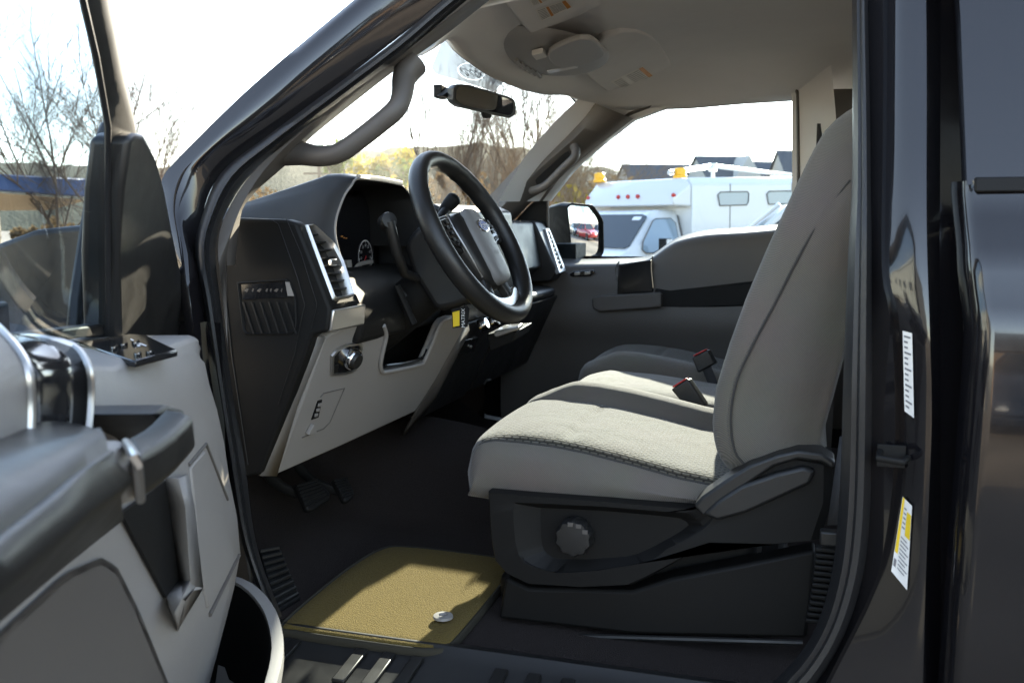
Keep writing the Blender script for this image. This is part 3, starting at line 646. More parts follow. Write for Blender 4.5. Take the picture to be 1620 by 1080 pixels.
# armrest pad with stitched seam, rising to the pull handle
AR = lambda L: [D(a, b, n) for a, b, n in L]
top = AR([(-200, 800, .17), (-60, 740, .17), (60, 700, .16), (120, 688, .155), (150, 690, .165)])
seam = AR([(-200, 1000, .235), (-60, 882, .235), (60, 790, .23), (120, 742, .225), (170, 706, .215)])
out_ = AR([(-200, 1030, .245), (-60, 905, .245), (60, 815, .24), (120, 766, .235), (182, 728, .222)])
low = AR([(-200, 1120, .235), (-60, 1000, .235), (60, 895, .23), (120, 840, .228), (192, 785, .215)])
bot = AR([(-200, 1150, .13), (-60, 1035, .13), (60, 932, .13), (120, 882, .132), (196, 822, .135)])
inn = AR([(-200, 740, .09), (-60, 690, .09), (60, 660, .09), (120, 660, .09), (150, 670, .09)])
mb = MB(); mb.band([inn, top, [p.lerp(q, .5)+UZ*.010 for p, q in zip(top, seam)], [p.lerp(q, .93)+UZ*.005 for p, q in zip(top, seam)], [p-UZ*.002 for p in seam], [p.lerp(q, .3)+DN*.003 for p, q in zip(seam, out_)], out_, [p.lerp(q, .5)+DN*.010 for p, q in zip(out_, low)], low, [p.lerp(q, .5)-UZ*.004 for p, q in zip(low, bot)], bot], 60, idx=True)
arm = mb.build('armrest', M['leather'], drv, angle=70)
# cap at armrest's end and the pull handle
HQ = lambda L, n: [D(a, b, n) for a, b in L]
mb = MB(); A1 = [D(171, 703, .20), D(196, 696, .19), D(218, 719, .21), D(222, 792, .20), D(194, 800, .20), D(181, 725, .22)]
mb.prism(A1, -DN*.10); mb.build('handle_collar', M['grey'], drv, bevel=.006, seg=3)
# the pull: a bar of hexagonal section from collar to front
sec0 = [D(196, 697, .170), D(199, 701, .195), D(214, 723, .225), D(224, 790, .215), D(206, 784, .165)]
sec1 = [D(262, 643, .175), D(290, 647, .200), D(307, 659, .215), D(312, 706, .205), D(290, 706, .17)]
mb = MB(); mids = [[a.lerp(b, t)+UZ*(-.004*math.sin(t*math.pi)) for a, b in zip(sec0, sec1)] for t in (0, .2, .4, .6, .8, 1)]
mb.loft(mids); ph = mb.build('pull_handle', M['leather'], drv, bevel=.007, seg=3)
mb = MB(); mb.prism([D(245, 655, .17), D(266, 640, .17), D(292, 648, .17), D(312, 706, .17), D(300, 690, .17)], -DN*.085); mb.build('handle_bracket', M['dark'], drv, bevel=.004)
mb = MB(); mb.tube(vcurve([(199, 700, .198), (213, 722, .229), (219, 750, .226), (222, 790, .215)], 16), .0035, 8); mb.build('bright_trim', M['silver'], drv)
# black pocket behind the pull, framed in grey
pk = [(193, 812), (262, 760), (268, 800), (284, 918), (272, 935), (264, 945)]
mb = MB(); mb.prism([D(a, b, .111) for a, b in pk], -DN*.004); mb.build('pull_pocket', M['darker'], drv)
mb = MB(); e_in = [D(a, b, .1105) for a, b in [(263, 756), (269, 800), (284, 920), (266, 958)]]; e_out = [D(a, b, .128) for a, b in [(282, 756), (292, 800), (300, 918), (276, 968)]]; e_o2 = [D(a, b, .107) for a, b in [(296, 750), (306, 800), (320, 930), (282, 996)]]
mb.loft([e_in, e_out, e_o2], False, False); mb.loft([[D(264, 945, .111), D(284, 918, .111)], [D(272, 966, .128), D(302, 925, .128)], [D(282, 996, .107), D(320, 930, .107)]], False, False); mb.build('pocket_frame', M['grey'], drv, solid=.003)
# raised panel lines near the front edge
pl_ = [(300, 733), (326, 703), (333, 712), (362, 790), (368, 860), (366, 880), (330, 968)]
mb = MB(); mb.tube([D(a, b, .1055) for a, b in [(299, 735), (326, 702), (360, 790)]], .0022, 8); mb.build('panel_bead', M['greyd'], drv)
mb = MB(); mb.tube([D(a, b, .1055) for a, b in [(378, 878), (332, 972)]], .0030, 8); mb.build('panel_bead', M['greyd'], drv)
mb = MB(); mb.prism([D(a, b, .1085) for a, b in [(303, 738), (325, 712), (333, 735), (372, 880), (331, 962), (318, 900)]], -DN*.006); mb.build('speaker_panel', M['grey'], drv, bevel=.003)
# lower recess
mb = MB(); rc = [(-40, 1060), (30, 990), (110, 915), (160, 893), (182, 905), (215, 970), (262, 1085), (270, 1140), (-40, 1140)]
ro = [D(a, b, .1085) for a, b in rc]; cen = sum(ro, V())/len(ro); mb.loft([resample([cen+(p-cen)*1.10 for p in ro], 50, True), resample(ro, 50, True), [q-DN*.003 for q in resample([cen+(p-cen)*.72 for p in ro], 50, True)]], True, True)
mb.build('lower_recess', M['greyd'], drv, angle=60)
# map pocket bin along the bottom
rim = [(.045, .065), (.075, .105), (.14, .148), (.22, .180), (.32, .200), (.5, .205), (.8, .205), (1.08, .19)]
rimz = lambda s: interp([(.04, .775), (.3, .758), (.6, .74), (1.1, .72)], s)
ro = smooth([DW(s, n, rimz(s)) for s, n in rim], 40); ri = smooth([DW(s+.012, n-.014, rimz(s)) for s, n in rim], 40)
mb = MB(); mb.loft([[p-UZ*.22-DN*.03+DE*.03 for p in ro], [p-UZ*.02 for p in ro], [p-UZ*.002+DN*.0 for p in ro], ri, [p-UZ*.03 for p in ri]], False, False)
bin_ = mb.build('map_pocket', M['grey'], drv, angle=50)
mb = MB(); mb.loft([[p-UZ*.004-DN*.002 for p in ri], [p-UZ*.19-DN*.02 for p in ri]], False, False); bt = [p-UZ*.19 for p in ri]; mb.loft([bt, [p-DN*(.16) for p in bt]], False, False); mb.build('pocket_liner', M['darker'], bin_)
# window frame, sail panel, glass and mirror
dl = lambda z: -.045+max(0, z-1.2)*.22     # the frame leans in above the belt
def DL(px, py, off=0):
    n = -.02
    for _ in range(10):
        p = D(px, py, n); n = .5*n+.5*(dl(p.z)+off)
    return D(px, py, n)
fo_ = [(205, 540), (210, 400), (212, 300), (216, 214), (196, 110), (178, 0), (160, -110)]
fm_ = [(196, 540), (198, 400), (199, 300), (203, 200), (180, 110), (160, 0), (140, -110)]
fi_ = [(165, 540), (165, 400), (164, 300), (164, 195), (145, 90), (124, 0), (100, -110)]
mb = MB(); ext = [(.75, 1.78), (.95, 1.80), (1.15, 1.78), (1.17, 1.5), (1.16, 1.25)]
tailo = [DW(s, dl(z), z) for s, z in [(.62, 1.775), (.80, 1.81), (1.08, 1.81), (1.16, 1.74), (1.17, 1.5), (1.16, 1.22)]]
taili = [DW(s, dl(z), z) for s, z in [(.70, 1.745), (.82, 1.765), (1.02, 1.765), (1.09, 1.70), (1.10, 1.5), (1.09, 1.22)]]
A = [DL(a, b, -.03) for a, b in fo_]; B = [DL(a, b, .012) for a, b in fo_]; Cc = [DL(a, b, .018) for a, b in fm_]; Dd = [DL(a, b, .006) for a, b in fi_]; Ee = [DL(a, b, -.015) for a, b in fi_]
mb.band([A+[p-DN*.03 for p in tailo], B+tailo, Cc+[a.lerp(b, .4)+DN*.006 for a, b in zip(tailo, taili)], Dd+taili, Ee+[p-DN*.012 for p in taili]], 90)
mb.build('window_frame', M['dark'], drv, angle=50)
mb = MB(); mb.tube([DL(a, b, .012) for a, b in [(171, 535), (171, 400), (170, 300), (171, 200)]]+[DL(152, 90, .012), DL(131, 0, .012), DL(108, -110, .012)], .004, 8); mb.build('glass_channel', M['rubber'], drv)
sp = [(190, 545), (192, 400), (196, 300), (206, 218), (216, 210), (230, 212), (248, 250), (262, 300), (275, 370), (290, 450), (301, 520), (304, 548)]
mb = MB(); P = [DL(a, b, .032 if 195 < a < 240 else .028) for a, b in sp]; mb.prism(P, -DN*.05); mb.build('sail_panel', M['dark'], drv, bevel=.008, seg=3)
mb = MB(); mb.tube([DL(302, 470, .03), DL(305, 500, .03), DL(308, 532, .03)], .003, 6); mb.build('bright_trim', M['silver'], drv)  # silver strip stands in for the highlight along the body flange
gl = [DL(a, b, 0) for a, b in fi_]+taili; gl = gl+[DW(.62, 0, 1.215)]
mb = MB(); mb.add(gl, [list(range(len(gl)))]); mb.build('window_glass', M['glass'], drv, solid=.004)
mb = MB(); mb.prism([D(a, b, -.03) for a, b in [(-60, 540), (165, 512), (166, 530), (30, 545), (-60, 562)]], -DN*.03); mb.build('belt_moulding', M['darker'], drv, bevel=.003)
# outside sail and mirror on the driver's door
mb = MB(); P = [D(a, b, -.10) for a, b in [(158, 545), (160, 400), (164, 200), (158, 190), (150, 210), (135, 290), (120, 380), (106, 470), (100, 540)]]; mb.prism(P, DN*.02); mb.build('outer_sail', M['dark'], drv, bevel=.006)
dm = DW(.40, -.34, 1.30)
gl2 = [(-.13, .11), (-.11, .135), (.09, .135), (.125, .10), (.125, -.08), (.10, -.12), (-.10, -.12), (-.13, -.09)]
mdir = DE.copy(); side = -DN
mb = MB(); q = resample([dm+side*(u+.02)+UZ*(v-.03) for u, v in gl2], 40, True); qc = sum(q, V())/40
mb.loft([[qc+(p-qc)*.5-mdir*.14 for p in q], [qc+(p-qc)*.97-mdir*.10 for p in q], [qc+(p-qc)*1.08-mdir*.02 for p in q], [qc+(p-qc)*1.07+mdir*.01 for p in q], [qc+(p-qc)*.99+mdir*.01 for p in q], [qc+(p-qc)*.97-mdir*.002 for p in q]])
mb.box(DW(.36, -.19, 1.215), (.10, .12, .05), Matrix.Rotation(-DA, 3, 'Z')); smd = mb.build('side_mirror', M['darker'], truck, bevel=.006)
mb = MB(); mb.add([qc+(p-qc)*.96 for p in q], [list(range(40))]); mb.build('mirror_glass', M['mirror'], smd)

# ---------------------------------------------------------------- dashboard
mb = MB()
core = [(-.97, 1.26), (-.75, 1.325), (-.55, 1.342), (-.31, 1.342), (-.31, 1.16), (-.22, 1.12), (-.31, .88), (-.5, .84), (-.95, .90)]
mb.prism([V((x, .215, z)) for x, z in core], (0, 1.60, 0))
dash = mb.build('dashboard', M['dark'], truck, bevel=.012, seg=3)
# end panel + vent block at the driver's end
ep = [(-.335, 1.345), (-.30, 1.3465), (-.20, 1.3435), (-.180, 1.338), (-.120, 1.193), (-.127, 1.153), (-.155, 1.146), (-.267, .892), (-.33, .872), (-.40, 1.05), (-.37, 1.3)]
mb = MB(); mb.prism([V((x, .200, z)) for x, z in ep], (0, .03, 0)); VV0 = lambda a, b: PL(a, b, V((-.180, 0, 1.338))-V((.924, 0, .382))*.021, V((.924, 0, .382)).normalized()); mb.prism([VV0(a, b) for a, b in [(480, 353), (498, 352), (531, 383), (546, 412), (564, 471), (566, 486), (524, 492), (520, 478)]], V((-.11, 0, -.045)))
endp = mb.build('end_panel', M['darker'], dash, bevel=.006, seg=3)
# seam lines on the end panel
EY = lambda a, b, y=.1985: PY(a, b, y)
mb = MB(); mb.tube([EY(a, b) for a, b in [(432, 349), (440, 354), (470, 438), (482, 482), (476, 508), (466, 560), (440, 640)]], .0008, 6); mb.tube([EY(a, b) for a, b in [(453, 346), (476, 400), (501, 480), (500, 490), (492, 520)]], .0006, 6); mb.tube([EY(a, b) for a, b in [(362, 352), (354, 410), (356, 460), (366, 560), (392, 735)]], .0011, 6)
mb.build('panel_seam', M['dark'], endp)
# recessed vent in the end panel
rq = [(374, 446), (455, 441), (468, 470), (470, 515), (462, 529), (384, 530)]
mb = MB(); ro = resample([EY(a, b, .1975) for a, b in rq], 36, True); cn = sum(ro, V())/36
mb.loft([[p+V((0, .012, 0)) for p in ro], ro, [cn+(p-cn)*.95+V((0, -.001, 0)) for p in ro], [cn+(p-cn)*.90+V((0, .004, 0)) for p in ro]], True, True); rcs = mb.build('end_vent', M['darker'], endp)
for k in range(6):
    mb = MB(); x = 384+k*13.5; mb.prism([EY(a, b, .199) for a, b in [(x, 478), (x+2.5, 478), (x+19, 528), (x+16.5, 528)]], (0, -.0022, 0)); mb.build('slat', M['dark'], rcs)
mb = MB(); mb.prism([EY(a, b, .1985) for a, b in [(452, 446), (458, 446), (466, 468), (456, 468)]], (0, -.002, 0)); mb.build('tab', M['grey'], rcs)
mb = MB(); mb.prism([EY(a, b, .1988) for a, b in [(382, 450), (450, 446), (458, 470), (384, 474)]], (0, -.001, 0)); mb.build('label_strip', M['gloss'], rcs)
mb = MB()
for x0, w in ((386, 8), (398, 4), (406, 8), (420, 4), (427, 3), (433, 8), (444, 3)): mb.prism([EY(a, b, .1976) for a, b in [(x0, 460), (x0+w*.6, 456), (x0+w, 457), (x0+w*.6, 462)]], (0, -.0004, 0))
mb.build('label_marks', M['greyd'], rcs)
# air vent
va = V((-.180, 0, 1.338)); vb = V((-.120, 0, 1.193)); vd = (vb-va); vnrm = V((-vd.z, 0, vd.x)).normalized(); vnrm = vnrm if vnrm.x > 0 else -vnrm
VV = lambda a, b, off=0: PL(a, b, va+vnrm*off, vnrm)
def air_vent(outer, inner, slats, n=60):
    outer = mix(outer, inner, .35)
    mb = MB(); O = resample([VV(a, b, .001) for a, b in outer], n, True); I = resample([VV(a, b, .001) for a, b in inner], n, True)
    mb.loft([[p-vnrm*.01 for p in O], O, [p.lerp(q, .5)+vnrm*.004 for p, q in zip(O, I)], I, [p-vnrm*.02 for p in I]], True, False)
    fr_ = mb.build('air_vent', M['silver'], dash, angle=50)
    mb = MB(); mb.add([p-vnrm*.018 for p in I], [list(range(n))]); mb.build('vent_cavity', M['darker'], fr_)
    return fr_
v_o = [(481, 354), (497, 353), (530, 383), (545, 412), (563, 470), (526, 478), (503, 415)]
v_i = [(487, 359), (495, 358), (525, 386), (539, 413), (556, 465), (530, 470), (507, 411)]
av = air_vent(v_o, v_i, 8)
for k in range(8):
    t = .11+k*.112; zc = 1.338+(1.193-1.338)*t
    lx = interp([(359, 487), (411, 507), (470, 530)], 359+t*108); rxp = interp([(358, 497), (386, 525), (413, 539), (465, 556)], 359+t*108)
    y = 359+t*108
    a, b = VV(lx+1, y, -.003), VV(rxp-1, y-2, -.003)
    mb = MB(); mb.prism([a, b, b-UZ*.0028, a-UZ*.0028], -vnrm*.012+UZ*.001); mb.build('slat', M['dark'], av)
a = VV(526, 415, .006); mb = MB(); mb.box(a, (.008, .022, .012)); mb.build('vent_tab', M['silver'], av, bevel=.002)
# satin block under the vent
mb = MB(); mb.prism([VV(a, b, 0.0) for a, b in [(524, 481), (566, 474), (566, 484), (524, 490)]], -vnrm*.02); mb.build('vent_base', M['darker'], endp, bevel=.002)
sb = [V((-.1195, .206, 1.190)), V((-.1195, .330, 1.190)), V((-.124, .330, 1.152)), V((-.127, .206, 1.152))]
mb = MB(); mb.prism([p+V((.004, 0, 0)) for p in sb], (-.02, 0, 0)); mb.build('satin_trim', M['silver'], endp, bevel=.003)
# instrument hood
rimh = [PY(558, 432, .352), PY(545, 422, .355), PY(532, 385, .36), PY(530, 352, .37), PY(543, 312, .39), PY(556, 293, .405), PY(566, 282, .425), PY(600, 285, .55), PY(632, 291, .685), PY(641, 297, .715), PY(654, 316, .735), PY(668, 345, .745), PY(680, 390, .745)]
rm = resample(catmull(rimh, 60), 60)
def hoodrow(dx, k, spread):
    out = []
    for p in rm:
        z = p.z
        z2 = 1.338+(z-1.338)*k if z > 1.338 else z
        out.append(V((p.x-dx, .56+(p.y-.56)*spread, z2)))
    return out
mb = MB(); mb.loft([hoodrow(0, 1, 1), hoodrow(.004, 1.04, 1.02), hoodrow(.03, 1.10, 1.05), hoodrow(.055, 1.10, 1.06), hoodrow(.075, 1.02, 1.07), hoodrow(.16, .72, 1.10), hoodrow(.28, .30, 1.14), hoodrow(.42, .0, 1.2)], False, False)
hood = mb.build('instrument_hood', M['dark'], dash, angle=60)
def inrow(x, sc, mixk): return [V((p.x*(1-mixk)+x*mixk, .55+(p.y-.55)*sc, 1.30+(p.z-1.30)*sc)) for p in rm]
mb = MB(); mb.loft([rm, inrow(-.2, .985, .15), inrow(-.30, .93, .6), inrow(-.30, .88, 1)], False, False); mb.build('hood_lining', M['darker'], hood, angle=60)
mb = MB(); mb.tube([p+V((.001, 0, 0)) for p in rm[2:26]], .0022, 6); mb.build('bright_trim', M['grey'], hood)
mb = MB(); q = [PY(567, 281, .425), PY(600, 284, .55), PY(637, 291, .70)]; mb.tube(smooth([p+V((-.002, 0, .001)) for p in q], 20), .0055, 8, flat=.5); mb.build('hood_lip', M['grey'], hood)
# instrument cluster
mb = MB(); mb.prism([V((-.292, y, z)) for y, z in ((.36, 1.22), (.36, 1.34), (.40, 1.395), (.70, 1.395), (.74, 1.34), (.74, 1.22))], (-.01, 0, 0)); clus = mb.build('instrument_cluster', M['screen'], dash)
def gauge(cy, cz, r, n, lab):
    mb = MB(); c = V((-.2905, cy, cz)); ey = V((0, 1, 0)); ez = V((0, 0, 1))
    ringflat(mb, c, ey, ez, r, r, .003)
    for k in range(n):
        a = R(225-270*k/(n-1)); d = ey*math.cos(a)+ez*math.sin(a); t = V((0, -d.z, d.y))
        mb.add([c+d*r*.82+t*.0012, c+d*r*.95+t*.0012, c+d*r*.95-t*.0012, c+d*r*.82-t*.0012], [[0, 1, 2, 3]])
        if k % lab[0] == 0: text_mb(mb, str(k*lab[1]), c+d*r*.66+V((.0005, 0, 0)), ey, ez, r*.25)
    a = R(222); d = ey*math.cos(a)+ez*math.sin(a); t = V((0, -d.z, d.y)); mb.mi = 1; mb.add([c+V((.002, 0, 0))+t*.003, c+V((.002, 0, 0))-t*.003, c+V((.002, 0, 0))+d*r*.8], [[0, 1, 2]])
    mb.build('gauge', [M['paper'], M['red']], clus)
gp_ = PX(578, 405, -.291)
gauge(gp_.y, gp_.z, .036, 9, (1, 10)); gauge(gp_.y+.20, gp_.z, .036, 9, (1, 20))
for k in range(3): gauge(gp_.y+.055+k*.045, gp_.z+.045, .016, 5, (4, 1))
mb = MB(); q = PX(541, 374, -.2905); 
mb.box(q, (.001, .008, .003)); mb.box(q+V((0, .01, -.003)), (.001, .006, .002)); mb.box(q+V((0, .02, -.004)), (.001, .006, .002)); mb.build('warning_lamp', M['orange'], clus)
mb = MB(); mb.prism([PX(a, b, -.24) for a, b in [(548, 412), (556, 411), (557, 422), (552, 428)]], (-.01, 0, 0)); mb.tube(smooth([PX(a, b, -.235) for a, b in [(552, 428), (558, 430), (566, 420), (576, 416), (589, 414)]], 16), .005, 8, flat=.6); mb.build('cluster_bezel', M['grey'], clus)
# panel round the column below the cluster
mb = MB(); mb.prism([V((x, .338, z)) for x, z in ((-.24, 1.25), (-.205, 1.243), (-.145, 1.205), (-.124, 1.155), (-.135, 1.112), (-.24, 1.12))], (0, .41, 0)); mb.build('column_panel', M['darker'], dash, bevel=.012, seg=3)

# knee panel (grey)
k0, k1, k2 = PY(514, 533, .245), PY(436, 752, .245), PY(732, 522, .80)
kn = (k1-k0).cross(k2-k0).normalized(); kn = kn if kn.x > 0 else -kn
KP = lambda a, b, off=0: PL(a, b, k0+kn*off, kn)
kout = [(514, 533), (568, 503), (578, 500), (596, 504), (607, 515), (611, 530), (607, 550), (602, 575), (604, 586), (612, 588), (664, 577), (672, 570), (684, 543), (695, 516), (703, 507), (714, 503), (738, 503), (730, 528), (690, 600), (657, 652), (540, 706), (436, 752)]
mb = MB(); mb.prism([KP(a, b) for a, b in kout], -kn*.02)
kneep = mb.build('knee_panel', M['grey'], dash, bevel=.006, seg=3)
mb = MB(); mb.loft([[KP(514, 533, -.002), KP(470, 640, -.002), KP(437, 752, -.002)], [PY(496, 529, .207), PY(455, 632, .207), PY(413, 752, .207)], [PY(493, 532, .225), PY(452, 633, .225), PY(410, 752, .225)]], False, False); mb.build('panel_end', M['grey'], kneep, solid=.004)
mb = MB(); mb.tube(smooth([KP(a, b, .003) for a, b in kout[4:16]], 60), .0045, 8); mb.build('pocket_rim', M['grey'], kneep)
mb = MB(); mb.tube(smooth([KP(a, b, -.006) for a, b in [(610, 578), (640, 574), (668, 566), (676, 552)]], 30), .004, 8); mb.build('pocket_lip', M['gloss'], kneep)
mb = MB(); mb.prism([KP(a, b, -.10) for a, b in [(590, 490), (740, 480), (700, 600), (590, 610)]], -kn*.02); mb.build('pocket_back', M['darker'], kneep)
mb = MB(); mb.loft([[KP(738, 503, -.004), KP(700, 580, -.004), KP(657, 652, -.004)], [PY(742, 522, .86), PY(690, 622, .86), PY(641, 680, .86)], [PY(752, 530, .87)+V((-.02, 0, 0)), PY(700, 630, .87)+V((-.02, 0, 0)), PY(650, 690, .87)+V((-.02, 0, 0))]], False, False); mb.build('panel_end', M['greyd'], kneep, solid=.004)
# headlamp switch
hb = [(523, 562), (532, 551), (550, 543), (569, 541), (573, 546), (566, 578), (560, 587), (546, 592), (522, 594)]
mb = MB(); HO = resample([KP(a, b, .001) for a, b in hb], 40, True); hc = sum(HO, V())/40
mb.loft([HO, [hc+(p-hc)*.97+kn*.004 for p in HO], [hc+(p-hc)*.86+kn*.004 for p in HO], [hc+(p-hc)*.84-kn*.002 for p in HO]], True, True); hs = mb.build('headlight_switch', M['silver'], dash, angle=40)
mb = MB(); mb.add([hc+(p-hc)*.84+kn*.0015 for p in HO], [list(range(40))]); mb.build('switch_face', M['gloss'], hs)
kc = KP(553, 565, .002)
mb = MB(); mb.lathe([(.021, 0), (.021, .012), (.019, .015), (.016, .015)], kc, kn, 32); mb.build('knob_ring', M['chrome'], hs)
mb = MB(); mb.lathe([(.0165, .008), (.0165, .018), (.014, .021), (.0, .021)], kc, kn, 32); mb.build('knob', M['dark'], hs, angle=50)
mb = MB(); mb.box(kc+kn*.0215+UZ*.008, (.001, .002, .006)); mb.build('knob_mark', M['white'], hs)
for k in range(2):
    mb = MB(); mb.prism([KP(a, b+k*16, .003) for a, b in [(527, 562), (535, 559), (534, 572), (526, 574)]], kn*.002); mb.build('switch_button', M['darker'], hs, bevel=.001)
# bonnet release panel
mb = MB(); mb.tube([KP(a, b, .0008) for a, b in [(478, 692), (512, 678), (522, 668), (545, 614), (512, 622), (507, 628)]], .0011, 6); mb.build('panel_seam', M['greyd'], kneep)
mb = MB(); mb.prism([KP(a, b, .0015) for a, b in [(503, 634), (510, 632), (504, 660), (493, 664)]], -kn*.004); rel = mb.build('release_switch', M['darker'], kneep)
for k in range(3):
    mb = MB(); x, y = 506-k*2.6, 638+k*8; mb.prism([KP(a, b, .002) for a, b in [(x-3, y), (x+2, y-1), (x+1, y+4), (x-4, y+5)]], kn*.002); mb.build('switch_button', M['grey'], kneep, bevel=.0008)
mb = MB(); mb.prism([KP(a, b, .001) for a, b in [(492, 669), (497, 682), (483, 685)]], kn*.008); mb.build('release_lever', M['grey'], kneep, bevel=.001)

# passenger side dash face, shelf, glovebox, far vent
mb = MB()
pf = [(-.31, 1.345), (-.20, 1.343), (-.185, 1.335), (-.155, 1.195), (-.175, 1.185), (-.20, 1.15), (-.19, 1.138), (-.118, 1.130), (-.110, 1.120), (-.115, 1.105), (-.165, 1.09), (-.31, 1.1)]
mb.prism([V((x, .80, z)) for x, z in pf], (0, .905, 0)); mb.build('upper_panel', M['dark'], dash, bevel=.006, seg=3)
mb = MB(); mb.prism([V((x, 1.705, z)) for x, z in [(-.33, 1.345), (-.20, 1.3435), (-.180, 1.338), (-.105, 1.180), (-.125, 1.15), (-.30, 1.13)]], (0, .115, 0)); mb.build('end_panel', M['dark'], dash, bevel=.006, seg=3)
mb = MB(); mb.prism([V((x, .775, z)) for x, z in [(-.30, 1.372), (-.160, 1.380), (-.126, 1.366), (-.098, 1.14), (-.115, 1.10), (-.30, 1.1)]], (0, .50, 0)); mb.build('centre_panel', M['dark'], dash, bevel=.008, seg=3)  # centre block added and raised to keep sunlight off the column panel
fv_o = [(862, 362), (868, 362), (894, 428), (884, 432)]; fv_i = [(865, 366), (868, 366), (890, 425), (885, 427)]
A_ = V((-.177, 0, 1.338)); B_ = V((-.102, 0, 1.180)); d_ = B_-A_; fn = V((-d_.z, 0, d_.x)).normalized(); fn = fn if fn.x > 0 else -fn
FV = lambda a, b, o=.002: PL(a, b, A_+fn*o, fn)
mb = MB(); O = resample([FV(a, b) for a, b in fv_o], 32, True); I = resample([FV(a, b) for a, b in fv_i], 32, True); mb.loft([[p-fn*.01 for p in O], [p+fn*.003 for p in O], [p+fn*.003 for p in I], [p-fn*.01 for p in I]], True, False); fvo = mb.build('air_vent', M['silver'], dash)
mb = MB(); mb.add([p-fn*.001 for p in I], [list(range(32))]); mb.build('vent_cavity', M['darker'], fvo)
for k in range(8):
    t = .1+k*.11; mb = MB(); mb.prism([FV(865+20*t, 366+61*t, .004), FV(868+22*t, 366+59*t, .004), FV(868+22*t, 368+59*t, .004), FV(865+20*t, 368+61*t, .004)], -fn*.004); mb.build('slat', M['silver'], fvo)
mb = MB(); mb.prism([V((x, 1.20, z)) for x, z in [(-.118, 1.102), (-.225, .87), (-.30, .86), (-.30, 1.09), (-.16, 1.092)]], (0, .58, 0)); gb = mb.build('glove_box', M['dark'], dash, bevel=.01, seg=3)
mb = MB(); mb.prism([V((x, .875, z)) for x, z in [(-.118, 1.10), (-.205, .91), (-.235, .86), (-.36, .86), (-.36, 1.09)]], (0, .315, 0)); cs = mb.build('centre_stack', M['dark'], dash, bevel=.01, seg=3)
CS = lambda a, b, y: PY(a, b, y)
cs0, cs1 = V((-.118, 0, 1.10)), V((-.205, 0, .90)); cd = cs1-cs0; cn_ = V((-cd.z, 0, cd.x)).normalized(); cn_ = cn_ if cn_.x > 0 else -cn_
CP = lambda a, b, o=.001: PL(a, b, cs0+cn_*o, cn_)
mb = MB(); mb.prism([PY(a, b, .86) for a, b in [(782, 524), (821, 515), (822, 521), (786, 534), (781, 531)]], (-.012, .07, 0)); mb.build('control_shelf', M['silver'], cs, bevel=.003)
mb = MB(); mb.prism([PY(a, b, .87) for a, b in [(770, 528), (818, 524), (812, 540), (775, 556)]], (-.02, .2, 0)); mb.build('lower_shelf', M['darker'], cs, bevel=.003)
for y in (.95, 1.04, 1.12):
    mb = MB(); mb.lathe([(.016, 0), (.016, .016), (.013, .02), (0, .02)], V((-.108, y, 1.085)), (.9, 0, .4), 24); mb.build('knob', M['chrome'], cs)
mb = MB(); mb.prism([CP(a, b, .004) for a, b in [(733, 539), (757, 534), (750, 556), (724, 563)]], -cn_*.01); mb.build('socket_panel', M['gloss'], cs, bevel=.002)
mb = MB(); q = CP(744, 548, .005); mb.lathe([(.004, 0), (.004, .004), (0, .004)], q, cn_, 12); mb.build('switch_button', M['silver'], cs)
mb = MB(); mb.tube([CP(766, 607, .01), CP(770, 601, .02), CP(776, 600, .01)], .003, 6); mb.build('latch', M['silver'], cs)

# ---------------------------------------------------------------- steering column and wheel
WC = V((.0089, .5721, 1.3096)); tl, yw = .5113, -.0617
wn = V((math.cos(tl)*math.cos(yw), math.cos(tl)*math.sin(yw), math.sin(tl))); wa = UZ.cross(wn).normalized(); wb = wn.cross(wa)
mb = MB(); sh = [(668, 350), (650, 368), (640, 383), (640, 396), (650, 432), (684, 486), (694, 493), (722, 487), (750, 474), (742, 440), (705, 372)]
mb.prism([PY(a, b, .495) for a, b in sh], (0, .155, 0))
col = mb.build('steering_column', M['dark'], truck, bevel=.014, seg=4)
mb = MB(); mb.tube([V((-.30, .575, 1.05)), V((-.2, .575, 1.12)), V((-.06, .572, 1.23))], .05, 16); mb.build('column_tube', M['darker'], col)
mb = MB(); q0, q1_ = PY(645, 437, .47), PY(614, 352, .41)
mb.tube([PY(660, 440, .50), PY(640, 432, .46), PY(628, 400, .43), PY(618, 360, .412), PY(616, 351, .411)], lambda t: .009+.002*t, 12); mb.build('turn_stalk', M['dark'], col)
hx = PY(615, 349, .41); ax_ = V((.75, -.62, .2)).normalized(); mb = MB(); mb.lathe([(.010, -.026), (.0145, -.02), (.0165, .0), (.015, .005), (.0, .007)], hx, ax_, 24)
mb.build('stalk_end', M['dark'], col, angle=50)
mb = MB(); mb.tube([PY(680, 372, .66), PY(700, 340, .72), PY(708, 330, .75)], .011, 12); mb.tube(resample([PY(698, 338, .742), PY(723, 309, .752)], 12), lambda t: interp([(0, .010), (.15, .013), (.6, .0165), (.85, .0165), (.95, .013), (1, .006)], t), 16, flat=.8); mb.build('gear_lever', M['darker'], col)
mb = MB(); mb.tube([PY(640, 470, .5), PY(628, 452, .49), PY(655, 512, .5)], .007, 8); mb.build('tilt_lever', M['darker'], col)
mb = MB(); rings = []
for k in range(96):
    a = 2*math.pi*k/96; d = wa*math.cos(a)+wb*math.sin(a)
    grip = 1+.0
    bumps = .0016*math.sin(a*60)*(1 if (math.sin(a) > .3 and abs(math.cos(a)) > .25) else 0)
    ring_ = []
    for j in range(16):
        q = 2*math.pi*j/16; rr = .0190+(-abs(bumps) if math.cos(q) < -.2 else 0)
        ring_.append(WC+d*(.1765+rr*math.cos(q)*.95)+wn*(rr*math.sin(q)*1.08))
    rings.append(ring_)
mb.loft(rings, True, False, True); wheel = mb.build('steering_wheel', M['leather'], truck, angle=80)
